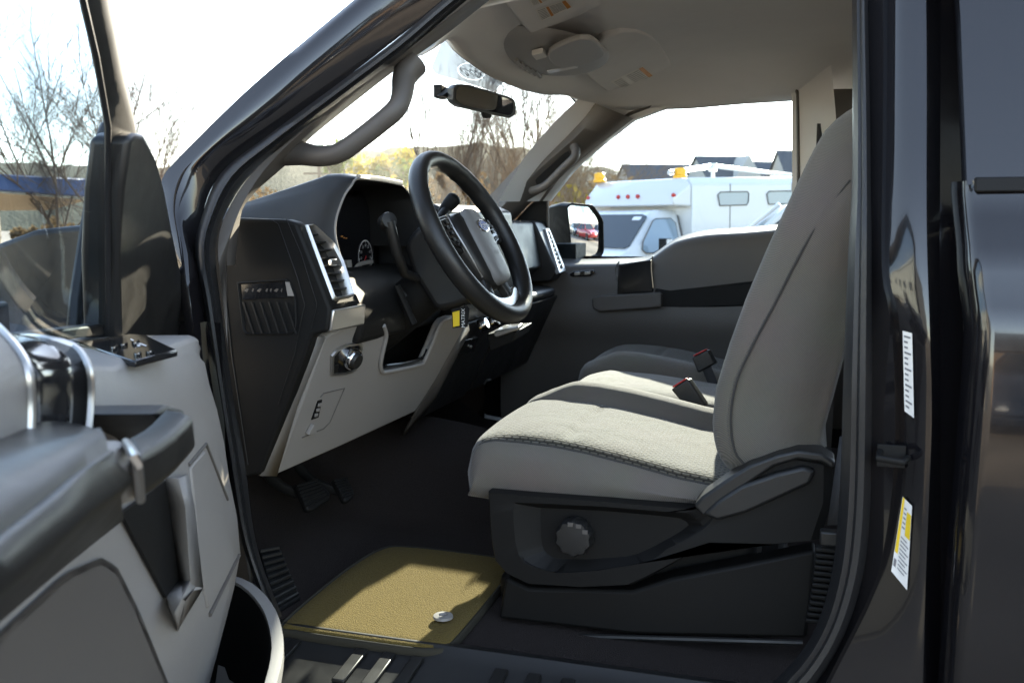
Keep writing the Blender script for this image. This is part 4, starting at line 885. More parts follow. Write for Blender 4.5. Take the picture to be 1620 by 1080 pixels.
WP = lambda a, b, o=0: PL(a, b, WC+wn*o, wn)
def WL(u, v, o=0): return WC+wa*u+wb*v+wn*o
# hub and airbag cover: tall shield with a raised centre strip
ab = [(-.060, .048), (.0, .058), (.060, .048), (.082, .015), (.076, -.035), (.050, -.100), (.0, -.115), (-.050, -.100), (-.076, -.035), (-.082, .015)]
mb = MB(); K = smooth([WL(u, v, 0) for u, v in ab], 60, True); kc_ = WL(0, -.028, 0)
mb.loft([[kc_+(p-kc_)*.9-wn*.075 for p in K], [kc_+(p-kc_)*1.0-wn*.035 for p in K], [p-wn*.008 for p in K], [kc_+(p-kc_)*.95+wn*.006 for p in K], [kc_+(p-kc_)*.8+wn*.013 for p in K], [kc_+(p-kc_)*.4+wn*.017 for p in K], [kc_+(p-kc_)*.02+wn*.018 for p in K]])
mb.build('airbag_cover', M['leather'], wheel, angle=80)
ac = [(-.028, .050), (.0, .055), (.028, .050), (.044, .015), (.046, -.03), (.036, -.098), (.0, -.112), (-.036, -.098), (-.046, -.03), (-.044, .015)]
mb = MB(); K = smooth([WL(u, v, 0) for u, v in ac], 60, True)
mb.loft([[p+wn*.002 for p in K], [p+wn*.016 for p in K], [kc_+(p-kc_)*.95+wn*.0215 for p in K], [kc_+(p-kc_)*.7+wn*.025 for p in K], [kc_+(p-kc_)*.35+wn*.027 for p in K], [kc_+(p-kc_)*.02+wn*.0275 for p in K]])
mb.build('airbag_panel', M['padlit'], wheel, angle=80)
mb = MB(); ec = WL(.004, .010, .0245)
mb.lathe([(.0, 0), (.0285, 0), (.0285, .003), (.025, .0042), (.0, .0042)], ec, wn, 36)
for i in range(len(mb.v)):
    q = mb.v[i]-ec; vv = q.dot(wb); mb.v[i] = mb.v[i]-wb*(vv*.5)
emb = mb.build('emblem', M['chrome'], wheel)
mb = MB(); disc(mb, ec+wn*.0046, wa, wb, .0238, .0116); mb.mi = 1; text_mb(mb, 'Ford', ec+wn*.0052, wa, wb, .021, shear=.3); mb.build('emblem_face', [M['blue'], M['white']], wheel)
mb = MB(); text_mb(mb, 'AIRBAG', WL(.006, -.050, .0292), wa, wb, .011); text_mb(mb, 'L', WL(.008, -.068, .0288), wa, wb, .015); mb.build('airbag_mark', M['ink'], wheel)
# spokes
for sg in (-1, 1):
    mb = MB(); rr_ = [[WL(sg*u, v, o) for v, o in ((h1, -.022), (h1, -.004), ((h1+h2)/2, .0), (h2, -.004), (h2, -.022), ((h1+h2)/2, -.03))] for u, h1, h2 in ((.05, -.035, .055), (.09, -.030, .05), (.13, -.018, .042), (.165, -.01, .036))]
    mb.loft(rr_); mb.build('spoke', M['dark'], wheel, bevel=.004)
    mb = MB(); mb.prism([WL(sg*u, v, .003) for u, v in ((.082, -.024), (.082, .044), (.132, .036), (.136, .026), (.126, -.012))], -wn*.012); bp = mb.build('button_pad', M['gloss'], wheel, bevel=.004)
    for u, v in ((.097, .022), (.113, .020), (.105, .032), (.105, .008), (.097, -.010), (.111, -.006)):
        mb = MB(); c_ = WL(sg*u, v, .004); mb.prism([c_+wa*x+wb*y for x, y in ((-.0055, -.004), (.0055, -.004), (.0055, .004), (-.0055, .004))], wn*.002); mb.build('switch_button', M['dark'], wheel, bevel=.001)
    mb = MB(); mb.tube([WL(sg*.080, .050, .001), WL(sg*.086, .02, .003), WL(sg*.076, -.03, .003), WL(sg*.055, -.088, -.002)], .0022, 6); mb.build('bright_trim', M['silver'], wheel)
    mb = MB(); rr_ = [[WL(sg*u+dx, v, o) for dx, o in ((-.014, -.02), (-.014, -.003), (0, .001), (.014, -.003), (.014, -.02))] for u, v in ((.035, -.07), (.042, -.10), (.052, -.135), (.060, -.165))]
    mb.loft(rr_); mb.build('spoke', M['dark'], wheel, bevel=.003)
mb = MB(); K = smooth([WL(u, v, .002) for u, v in ((-.070, -.118), (-.03, -.135), (.03, -.135), (.070, -.118), (.085, -.130), (.05, -.158), (-.05, -.158), (-.085, -.130))], 48, True); mb.prism(K, -wn*.014); mb.build('lower_trim', M['silver'], wheel, bevel=.004)

# ---------------------------------------------------------------- floor, firewall, pedals
mb = MB(); ysf = [.15, .17, .19, .3, .5, .70, .78, .85, 1.0, 1.15, 1.22, 1.3, 1.6, 1.82, 1.86, 1.88]
hump = lambda y, x: sst([(.74, 0), (.90, .105), (1.0, .13), (1.12, .105), (1.28, 0)], y)
xsf = [(1.8, .625, 0), (.6, .625, 0), (.12, .625, .1), (-.03, .625, .9), (-.12, .625, 1.5), (-.25, .63, 1.6), (-.42, .65, 1.5), (-.55, .74, 1.2), (-.68, .90, 1.2), (-.80, 1.1, 1)]
mb.loft([[V((x, y, z+hump(y, x)*k+(.10 if y < .16 else .02 if y < .18 else 0)*0)) for y in ysf] for x, z, k in xsf], False, False)
mb.build('floor_carpet', M['carpet'], truck, angle=80)
# sill scuff plate with ribs
mb = MB(); mb.loft([[V((x, y, z)) for x in (-.30, -.2, 0, .3, .60, .72)] for y, z in ((.172, .637), (.15, .642), (.125, .624), (.04, .613), (.012, .606), (.004, .592))], False, False); sc = mb.build('scuff_plate', M['dark'], body, solid=.003, bevel=.003)
for x in (-.17, -.045, .005, .055, .20, .255, .31, .45):
    mb = MB(); mb.prism([V((x, .122, .626)), V((x+.022, .122, .626)), V((x+.022, .03, .615)), V((x, .03, .615))], (0, 0, .006)); mb.build('rib', M['dark'], body, bevel=.002)
# kick panel + footrest
mb = MB(); mb.prism([V((-.60, .185, .63)), V((-.30, .185, .63)), V((-.285, .185, .70)), V((-.31, .185, .88)), V((-.60, .185, .90))], (0, .012, 0)); mb.build('kick_panel', M['dark'], truck, bevel=.004)
mb = MB(); fa, fb, fc, fd = PZ(408, 868, .70), PZ(442, 862, .70), PZ(476, 944, .635), PZ(436, 968, .635)
mb.prism([fa, fb, fc, fd], (0, 0, -.02)); ft = mb.build('foot_rest', M['darker'], truck, bevel=.004)
for k in range(9):
    t = .06+k*.11; a, b = fa.lerp(fd, t), fb.lerp(fc, t); mb = MB(); mb.tube([a.lerp(b, .06)+UZ*.002, a.lerp(b, .94)+UZ*.002], .004, 6, flat=.7); mb.build('tread_rib', M['dark'], ft)
for nm, L, y, r in (('brake_pedal', [(468, 765), (500, 756), (523, 779), (522, 790), (495, 808), (486, 806)], .50, 4), ('accelerator_pedal', [(527, 757), (548, 753), (560, 775), (561, 785), (551, 794), (545, 792)], .62, 3)):
    pnm = V((.75, -.25, .6)).normalized(); base = PY(L[0][0], L[0][1], y)
    mb = MB(); mb.prism([PL(a, b, base, pnm) for a, b in L], -pnm*.016); pp = mb.build(nm, M['darker'], truck, bevel=.004)
    pq = [PL(a, b, base+pnm*.001, pnm) for a, b in L]
    for k in range(7):
        t = .08+k*.13; a, b = pq[0].lerp(pq[5], t), pq[1].lerp(pq[3], t); mb = MB(); mb.tube([a, b], .0022, 6); mb.build('tread_rib', M['dark'], pp)
    mb = MB(); cc = sum(pq, V())/6; mb.tube(smooth([cc-pnm*.01, cc+V((-.10, -.02, .04)), cc+V((-.20, .0, .2)), cc+V((-.24, .0, .34))], 14), .012, 8, flat=.6); mb.build('pedal_arm', M['darker'], pp)

# ---------------------------------------------------------------- seats
def seat(y0, flip, simple=False):
    """y0: outboard edge; flip = -1 mirrors the seat across the cab"""
    Yt = lambda y: y0+flip*(y-.31)
    # cushion
    zt = [(.075, .885), (.08, .915), (.09, .935), (.105, .946), (.13, .951), (.18, .950), (.24, .947), (.30, .939), (.38, .924), (.46, .907), (.54, .897), (.62, .892)]
    zb = [(.075, .845), (.13, .842), (.30, .848), (.47, .861), (.62, .87)]
    prof = []
    def cross(x):
        T = interp(zt, x); Bz = interp(zb, x); q = min(1, max(0, (x-.075)/.10)); q = q**.5
        far = .030*sst([(.10, 0), (.20, 1), (.45, 1), (.6, .8)], x)
        inset = .012*(1-q)
        P = [(.06, Bz-.004), (.022, Bz), (.006, Bz+.012), (-.002, Bz+(T-Bz)*.45), (.001, T-.026), (.008, T-.012), (.016, T-.002), (.022, T), (.0245, T-.002), (.028, T+.002), (.06, T+.012*q), (.16, T+.014*q), (.26, T+.013*q), (.35, T+.012*q), (.382, T+.011*q), (.39, T+.003*q), (.398, T+.014*q), (.42, T+.012+far*.8), (.45, T+.013+far), (.48, T+.010+far*.9), (.51, T+.0+far*.5), (.53, T-.02), (.535, T-.05), (.52, Bz), (.48, Bz-.004)]
        return P
    X = [.075+.55*(i/60)**1.0 for i in range(61)]; NP = 88
    mb = MB(); rows = []
    for x in X:
        row = catmull([V((x, .31+a, z)) for a, z in cross(x)], NP)
        groove = .009*math.exp(-((x-(.262))/.006)**2)+.004*math.exp(-((x-(.60))/.006)**2)
        out = []
        for p in row:
            t = (p.y-.31)
            bow = -.018*(1-((t-.265)/.265)**2)*max(0, 1-(x-.075)/.25)+.016*max(0, 1-t/.07)**2*max(0, 1-(x-.075)/.12)+.02*max(0, (t-.46)/.075)**2*max(0, 1-(x-.075)/.15)
            out.append(V((p.x+bow, Yt(p.y), p.z-(groove*max(0, min(1, (t-.05)/.04))*max(0, min(1, (.37-t)/.04)) if p.z > .88 else 0))))
        rows.append(out)
    mb.loft(rows, False, False); nq = NP-1
    for i in range(len(mb.f)):
        j = i % nq; yv = sum((mb.v[k].y for k in mb.f[i]), 0)/4; t = (yv-y0)*flip; zc = sum(mb.v[k].z for k in mb.f[i])/4; xc = sum(mb.v[k].x for k in mb.f[i])/4
        if .026 < t < .388 and zc > interp(zb, xc)+.035 and xc > .10: mb.m[i] = 1
    o = len(mb.v); mb.f.append([i for i in range(NP)]); mb.m.append(0)
    cush = mb.build('seat', [M['fabric'], M['insert']], truck, angle=80)
    pth = [V((x-.0+.016*max(0, 1-.02/.07)**2*max(0, 1-(x-.075)/.12), Yt(.31+.0215), interp(zt, x)+.0012)) for x in [.085+.48*i/40 for i in range(41)]]
    mb = MB(); mb.tube(pth, .0020, 6); mb.build('piping', M['seam'], cush)
    mb = MB(); mb.tube([V((x+.0, Yt(.70), interp(zt, x)+.0035+.003*min(1, (x-.075)/.1)**.5)) for x in [.11+.46*i/40 for i in range(41)]], .0016, 6); mb.build('piping', M['seam'], cush)
    # backrest
    xf = [(.90, .575), (.915, .55), (.935, .530), (.965, .517), (1.0, .511), (1.06, .515), (1.14, .536), (1.218, .561), (1.30, .592), (1.39, .629), (1.45, .655), (1.491, .677), (1.52, .712), (1.545, .755), (1.56, .80)]
    zs_ = [.90+.66*i/44 for i in range(45)]; rows = []
    for z in zs_:
        f = sst(xf, z) if False else interp(xf, z); b = max(f+.05, interp([(.9, .70), (1.0, .69), (1.3, .755), (1.5, .83), (1.56, .86)], z))
        w = interp([(.9, .9), (.95, 1), (1.35, .98), (1.5, .86), (1.56, .62)], z); cpt = .575
        rec = .05*interp([(.9, .3), (1.0, 1), (1.4, 1), (1.55, .2)], z)
        sec = [(b, .35), (b-.02, .318), ((f+b)/2+.02, .300), (f+.045, .306), (f+.012, .322), (f, .350), (f+.012, .385), (f+rec*.8, .43), (f+rec, .50), (f+rec, .575), (f+rec, .65), (f+rec*.8, .72), (f+.012, .765), (f, .80), (f+.012, .828), (f+.045, .844), ((f+b)/2+.02, .85), (b-.02, .832), (b, .80), (b+.005, .575)]
        rows.append([V((p.x, Yt(cpt+(p.y-cpt)*w), z)) for p in catmull([V((x, y, 0)) for x, y in sec], 72, True)])
    mb = MB(); mb.loft(rows); nb = 72
    for i in range(len(mb.f)-2):
        yv = sum(mb.v[k].y for k in mb.f[i])/4; t = (yv-y0)*flip; xc = sum(mb.v[k].x for k in mb.f[i])/4; zc = sum(mb.v[k].z for k in mb.f[i])/4
        if .11 < t < .42 and xc < interp(xf, zc)+.07: mb.m[i] = 1
    back = mb.build('backrest', [M['fabric'], M['insert']], cush, angle=80)
    if not simple:
        for L, r in (([(1345, 285), (1300, 345), (1262, 410), (1226, 480), (1190, 548), (1165, 605), (1156, 663), (1163, 715), (1182, 738)], .0018),):
            sp_ = smooth([PY(a-5, b+3, interp([(280, .3168), (350, .3095), (420, .3055), (740, .3055)], b)) for a, b in L], 150); mb = MB()
            for q_ in range(0, 148, 2): mb.tube([sp_[q_], sp_[q_].lerp(sp_[q_+1], .9)], .0008, 5)
            st_ = mb.build('stitching', M['greyd'], cush); st_['kind'] = 'stuff'
            mb = MB(); mb.tube(smooth([PY(a, b, interp([(280, .318), (350, .3105), (420, .3065), (740, .3065)], b)) for a, b in L], 50), r, 6); mb.build('piping', M['seam'] if r < .002 else M['fabric'], cush)
    hr = MB(); hr.loft([[V((x+dx, Yt(y), z)) for x, y in [(.80, .46), (.77, .50), (.765, .575), (.77, .65), (.80, .69), (.86, .68), (.88, .575), (.86, .47)]] for z, dx in ((1.57, .03), (1.59, .02), (1.66, .03), (1.72, .05), (1.735, .06))]); hr.build('headrest', M['fabric'], cush, sub=2)
    hr = MB(); [hr.tube([V((.83, Yt(y), 1.54)), V((.85, Yt(y), 1.62))], .007, 8) for y in (.52, .63)]; hr.build('headrest_post', M['chrome'], cush)
    # base frame under the cushion
    mb = MB(); mb.box((.38, Yt(.58), .75), (.42, .44, .16)); mb.box((.38, Yt(.58), .655), (.52, .40, .06)); mb.build('seat_base', M['darker'], cush, bevel=.02, seg=3)
    if simple: return cush
    SY = lambda a, b, y: PY(a, b, y)
    so = [(771, 778), (850, 785), (960, 793), (1100, 806), (1135, 785), (1180, 748), (1225, 726), (1270, 720), (1318, 728), (1318, 790), (1298, 853), (1240, 858), (1130, 855), (1060, 895), (1028, 913), (1000, 926), (920, 930), (836, 925), (800, 908), (782, 888), (775, 850)]
    si = [(819, 797), (880, 799), (960, 803), (1050, 810), (1090, 815), (1105, 822), (1112, 832), (1100, 842), (1075, 858), (1055, 868), (1040, 880), (1020, 890), (1000, 896), (930, 903), (880, 904), (858, 902), (840, 893), (829, 884), (824, 872), (821, 850), (819, 820)]
    sf_ = [(855, 803), (890, 804), (960, 808), (1040, 815), (1075, 819), (1085, 824), (1090, 830), (1080, 838), (1060, 850), (1045, 858), (1030, 866), (1010, 875), (990, 880), (930, 884), (890, 884), (876, 882), (866, 876), (861, 870), (858, 862), (856, 846), (855, 825)]
    n = 84
    mb = MB()
    R_ = lambda L, y: resample([SY(a, b, y) for a, b in L], len(L)*4, True)
    def RR(L, y): # corresponding resample per segment
        o = []
        for i in range(len(L)):
            a, b = L[i], L[(i+1) % len(L)]
            for k in range(4): t = k/4; o.append(SY(a[0]+(b[0]-a[0])*t, a[1]+(b[1]-a[1])*t, y))
        return o
    mb.loft([[p+V((0, .09, 0)) for p in RR(so, .288)], [p+V((0, .006, 0)) for p in RR(so, .282)], RR(mix(so, si, .06), .279), RR(mix(so, si, .85), .279), RR(si, .283), RR(sf_, .304)], True, True)
    sh_ = mb.build('side_shield', M['darker'], cush, bevel=.003, angle=30)
    mb = MB(); kc2 = SY(913, 843, .302); prf = []; rings = []
    for r, h in ((.030, 0), (.0335, .008), (.0335, .026), (.030, .033), (.022, .034), (.0, .034)):
        rings.append([kc2+V((0, -h, 0))+(V((1, 0, 0))*math.cos(a)+UZ*math.sin(a))*max(1e-4, r*(1-.05*(1+math.cos(a*10))*(1 if .006 < h < .034 else 0))) for a in [2*math.pi*k/60 for k in range(60)]])
    mb.loft(rings); mb.build('knob', M['dark'], cush, angle=50)
    mb = MB()
    for k in range(3): a = R(35+k*32); mb.box(kc2+V((.026*math.cos(a), -.0335, .026*math.sin(a))), (.009, .003, .007))
    mb.build('knob_mark', M['greyd'], cush)
    mb = MB(); rc_ = [(1097, 800), (1110, 786), (1150, 758), (1185, 736), (1230, 719), (1262, 712), (1300, 716), (1322, 730), (1320, 745), (1300, 732), (1262, 727), (1225, 738), (1180, 768), (1130, 806), (1112, 818)]
    mb.prism([SY(a, b, .268) for a, b in rc_], (0, .06, 0)); mb.build('recliner_cover', M['dark'], cush, bevel=.005, seg=3)
    mb = MB(); lv = [(1112, 814), (1135, 792), (1172, 768), (1230, 748), (1272, 738), (1290, 745), (1282, 766), (1240, 785), (1180, 812), (1135, 824)]
    mb.prism([SY(a, b, .262) for a, b in lv], (0, .035, 0)); mb.build('recliner_lever', M['dark'], cush, bevel=.006, seg=3)
    mb = MB(); mb.prism([SY(a, b, .30) for a, b in [(800, 914), (836, 930), (1000, 934), (1060, 915), (1290, 870), (1284, 952), (1276, 1010), (1000, 1003), (788, 978)]], (0, .05, 0)); mb.build('track_cover', M['darker'], cush, bevel=.006)
    mb = MB(); mb.tube([SY(a, b, .297) for a, b in [(802, 1003), (1000, 1008), (1270, 1016)]], .005, 8); mb.build('seat_track', M['dark'], cush)
    return cush
s1 = seat(.31, 1); s1['label'] = 'driver seat nearest the open door'
s2 = seat(1.72, -1, True); s2['label'] = 'passenger seat beyond the middle seat'
# middle seat
mb = MB(); zt = [(.10, .885), (.11, .925), (.135, .945), (.18, .957), (.3, .952), (.45, .935), (.6, .92)]
rows = []
for i in range(31):
    x = .10+.5*i/30; T = interp(zt, x)
    rows.append(catmull([V((x, y, z)) for y, z in ((.875, .80), (.868, T-.05), (.872, T-.014), (.886, T), (.93, T+.006), (1.015, T+.008), (1.10, T+.006), (1.150, T), (1.164, T-.014), (1.167, T-.05), (1.16, .80))], 48))
mb.loft(rows, False, False); mb.f.append(list(range(48))); mb.m.append(0); ms = mb.build('seat', M['lightcloth'], truck, angle=80); ms['label'] = 'narrow middle seat between the two seats'
mb = MB(); mb.tube([V((x, .8775, interp(zt, x)-.007)) for x in [.12+.46*i/20 for i in range(21)]], .002, 6); mb.build('piping', M['fabric'], ms)
mb = MB(); mb.loft([[V((x+dx, y, z)) for x, y in ((.60, .87), (.58, .90), (.575, 1.015), (.58, 1.13), (.60, 1.16), (.70, 1.15), (.70, .88))] for z, dx in ((.92, -.03), (1.0, -.04), (1.2, .02), (1.42, .09), (1.45, .12))]); mb.build('backrest', M['lightcloth'], ms, bevel=.015, seg=3)
mb = MB(); mb.box((.38, 1.015, .76), (.4, .24, .24)); mb.build('seat_base', M['darker'], ms, bevel=.02)
# buckles
def buckle(quad, y, stem):
    mb = MB(); P = [PY(a, b, y) for a, b in quad]; mb.prism(P, (.006, .022, 0)); o = mb.build('seat_belt_buckle', M['dark'], truck, bevel=.004, seg=3)
    mb = MB(); a, b = P[0].lerp(P[1], .12), P[0].lerp(P[1], .88); mb.prism([a+UZ*.001, b+UZ*.001, b+V((.005, .017, .001)), a+V((.005, .017, .001))], (-.001, 0, .003)); mb.build('release_button', M['red'], o, bevel=.001)
    mb = MB(); m = P[2].lerp(P[3], .5)+V((0, .01, .0)); mb.tube([m, m+V((.02, .004, -.05)), m+V((.05, .0, -.10))], .012, 8, flat=.25); mb.build('stalk', M['belt'], o)
buckle([(1061, 616), (1088, 599), (1116, 640), (1098, 660)][0:4], .865, 0)
buckle([(1094, 566), (1119, 553), (1131, 575), (1104, 590)], 1.17, 0)
# near seat belt webbing and its pleated sleeve at the base of the post
mb = MB(); pth = [(1338, 690), (1328, 760), (1318, 830)]
mb.loft([[PY(a-9, b, .20) for a, b in pth], [PY(a+10, b, .19) for a, b in pth]], False, False); sbt = mb.build('seat_belt', M['belt'], truck, solid=.002)
for k in range(13):
    t = k/12; mb = MB(); a = PY(1310-6*t-10*t*t, 868+112*t, .205); mb.box(a, (.036, .018, .007)); mb.build('sleeve_pleat', M['darker'], sbt, bevel=.002)
mb = MB(); mb.box(PY(1317, 850, .20), (.036, .022, .022)); mb.build('sleeve_collar', M['dark'], sbt, bevel=.003)

# ================================================================== loose things inside
mb = MB(); mo_ = [(-.205, .145), (-.18, .130), (-.10, .127), (.06, .128), (.095, .14), (.112, .17), (.112, .46), (.105, .54), (.07, .58), (-.02, .59), (-.15, .59), (-.20, .56), (-.215, .40)]  # mat outline cut short to leave out most of its shaded part
mp = smooth([V((x, y, 0)) for x, y in mo_], 90, True); cm = sum(mp, V())/90
mz = lambda p: .637+.07*max(0, (-.18-p.x)/.22)**1.5
mrow = lambda k, dz: [V(((cm+(p-cm)*k).x, (cm+(p-cm)*k).y, mz(cm+(p-cm)*k)+dz)) for p in mp]
mb.mi = 1; mb.loft([mrow(1.0, -.010), mrow(1.005, -.002), mrow(.985, .004), mrow(.955, .002)], True, False); mb.mi = 0
mb.loft([mrow(.957, .0025), mrow(.94, .005), mrow(.8, .005), mrow(.6, .005), mrow(.4, .005), mrow(.2, .005), mrow(.02, .005)], True, True)
fm = mb.build('floor_mat', [M['mat'], M['matedge']], None, angle=80); tag(fm, 'carpet floor mat coloured golden for sun and flare, in the driver footwell, mostly in sunlight', 'floor mat')
mb = MB(); gc_ = PZ(701, 976, .648); mb.lathe([(.018, 0), (.017, .004), (.009, .005), (.007, .002), (.0, .002)], gc_, (0, 0, 1), 28); mb.build('grommet', M['grey'], fm)
# hang tag below the steering column
mb = MB(); TQ = [(714, 489), (739, 484), (742, 489), (739, 517), (716, 519)]
tp = [PY(a, b, .50) for a, b in TQ]; mb.prism(tp, (.0008, .001, 0)); ht = mb.build('hang_tag', M['darker'], None); tag(ht, 'small black and yellow dealer tag hanging below the steering column', 'tag')
mb = MB(); mb.prism([PY(a, b, .4993) for a, b in [(716, 494), (727, 491), (727, 515), (717, 517)]], (0, -.0006, 0)); mb.build('yellow_panel', M['yellow'], ht)
mb = MB(); ctr = PY(733, 503, .4990); text_mb(mb, 'MATRIX', ctr, V((0, 0, 1)), V((-1, 0, 0)), .0105); mb.build('lettering', M['white'], ht)
mb = MB()
mb.tube([PY(735, 486, .5005), PY(736, 478, .505), PY(734, 486, .502)], .0008, 6); mb.build('loop', M['darker'], ht)

# ================================================================== OUTSIDE
def xf(loc, rz, pitch=0):
    m = Matrix.Translation(loc) @ Matrix.Rotation(rz, 4, 'Z') @ Matrix.Rotation(pitch, 4, 'Y')
    return lambda p: m @ V(p)
def dip(x, y): return -.35*max(0, min(1, (y-3.2)/6))**1
m, t, b = nt('asphalt'); b.inputs['Roughness'].default_value = .9
tc = t.nodes.new('ShaderNodeTexCoord'); n1 = t.nodes.new('ShaderNodeTexNoise'); n1.inputs['Scale'].default_value = .35; n1.inputs['Detail'].default_value = 8
n2 = t.nodes.new('ShaderNodeTexNoise'); n2.inputs['Scale'].default_value = 60; n2.inputs['Detail'].default_value = 4
cr = t.nodes.new('ShaderNodeValToRGB'); cr.color_ramp.elements[0].position = .35; cr.color_ramp.elements[0].color = (.20, .165, .125, 1); cr.color_ramp.elements[1].position = .65; cr.color_ramp.elements[1].color = (.42, .34, .255, 1)
mx = t.nodes.new('ShaderNodeMix'); mx.data_type = 'RGBA'; mx.blend_type = 'MULTIPLY'; mx.inputs[0].default_value = .5
t.links.new(tc.outputs['Object'], n1.inputs['Vector']); t.links.new(tc.outputs['Object'], n2.inputs['Vector']); t.links.new(n1.outputs['Fac'], cr.inputs[0]); t.links.new(cr.outputs[0], mx.inputs[6]); t.links.new(n2.outputs['Color'], mx.inputs[7]); t.links.new(mx.outputs[2], b.inputs['Base Color'])
bp = t.nodes.new('ShaderNodeBump'); bp.inputs['Strength'].default_value = .4; bp.inputs['Distance'].default_value = .01; t.links.new(n2.outputs['Fac'], bp.inputs['Height']); t.links.new(bp.outputs[0], b.inputs['Normal'])
M['asphalt'] = m
gx = [-600, -200, -80, -30, -12, -5, 0, 5, 12, 30, 80, 200, 600]; gy = [-600, -200, -80, -30, -10, 0, 3.2, 4, 6, 9.2, 14, 30, 80, 200, 600]
mb = MB(); mb.loft([[V((x, y, dip(x, y))) for x in gx] for y in gy], False, False); kind(mb.build('ground', M['asphalt']), 'structure')

M['carwhite'] = mat('white_paint', (.62, .62, .61), .25, coat=.6, var=.03, vscale=3)
M['carred'] = mat('red_paint', (.42, .025, .02), .25, coat=.8)
M['carsilver'] = mat('silver_paint', (.42, .43, .44), .3, metal=.5, coat=.6)
M['cardark'] = mat('dark_blue_paint', (.02, .03, .05), .2, coat=.8)
M['carglass'] = mat('car_window_glass', (.035, .04, .045), .08, spec=.35)
M['sideglass'] = mat('pale_window_glass', (.22, .28, .33), .08, coat=1)
M['amber'] = mat('amber_lens', (.85, .42, .01), .25)
M['lampred'] = mat('red_lens', (.45, .03, .02), .2)
M['bark'] = mat('grey_brown_bark', (.13, .10, .075), .95, bump=.6, bscale=30, bdist=.02, var=.3)
M['bark2'] = mat('brown_twigs', (.20, .14, .085), .95, var=.3)
def leafmat(name, c):
    m = mat(name, c, .7, var=.45, vscale=1.2); t = m.node_tree; b = t.nodes['Principled BSDF']
    tl = t.nodes.new('ShaderNodeBsdfTranslucent'); tl.inputs[0].default_value = (*[min(1, q*1.3) for q in c], 1); mx = t.nodes.new('ShaderNodeMixShader'); mx.inputs[0].default_value = .5
    t.links.new(b.outputs[0], mx.inputs[1]); t.links.new(tl.outputs[0], mx.inputs[2]); t.links.new(mx.outputs[0], t.nodes['Material Output'].inputs[0])
    return m
M['leafy'] = leafmat('yellow_leaves', (.24, .19, .02)); M['leafg'] = leafmat('green_leaves', (.085, .115, .025)); M['leafb'] = leafmat('dry_brown_leaves', (.14, .095, .048))

def sharp_prism(T, pts_xz, y0, y1):
    mb = MB(); mb.prism([T((x, y0, z)) for x, z in pts_xz], T((0, y1, 0))-T((0, y0, 0))); return mb

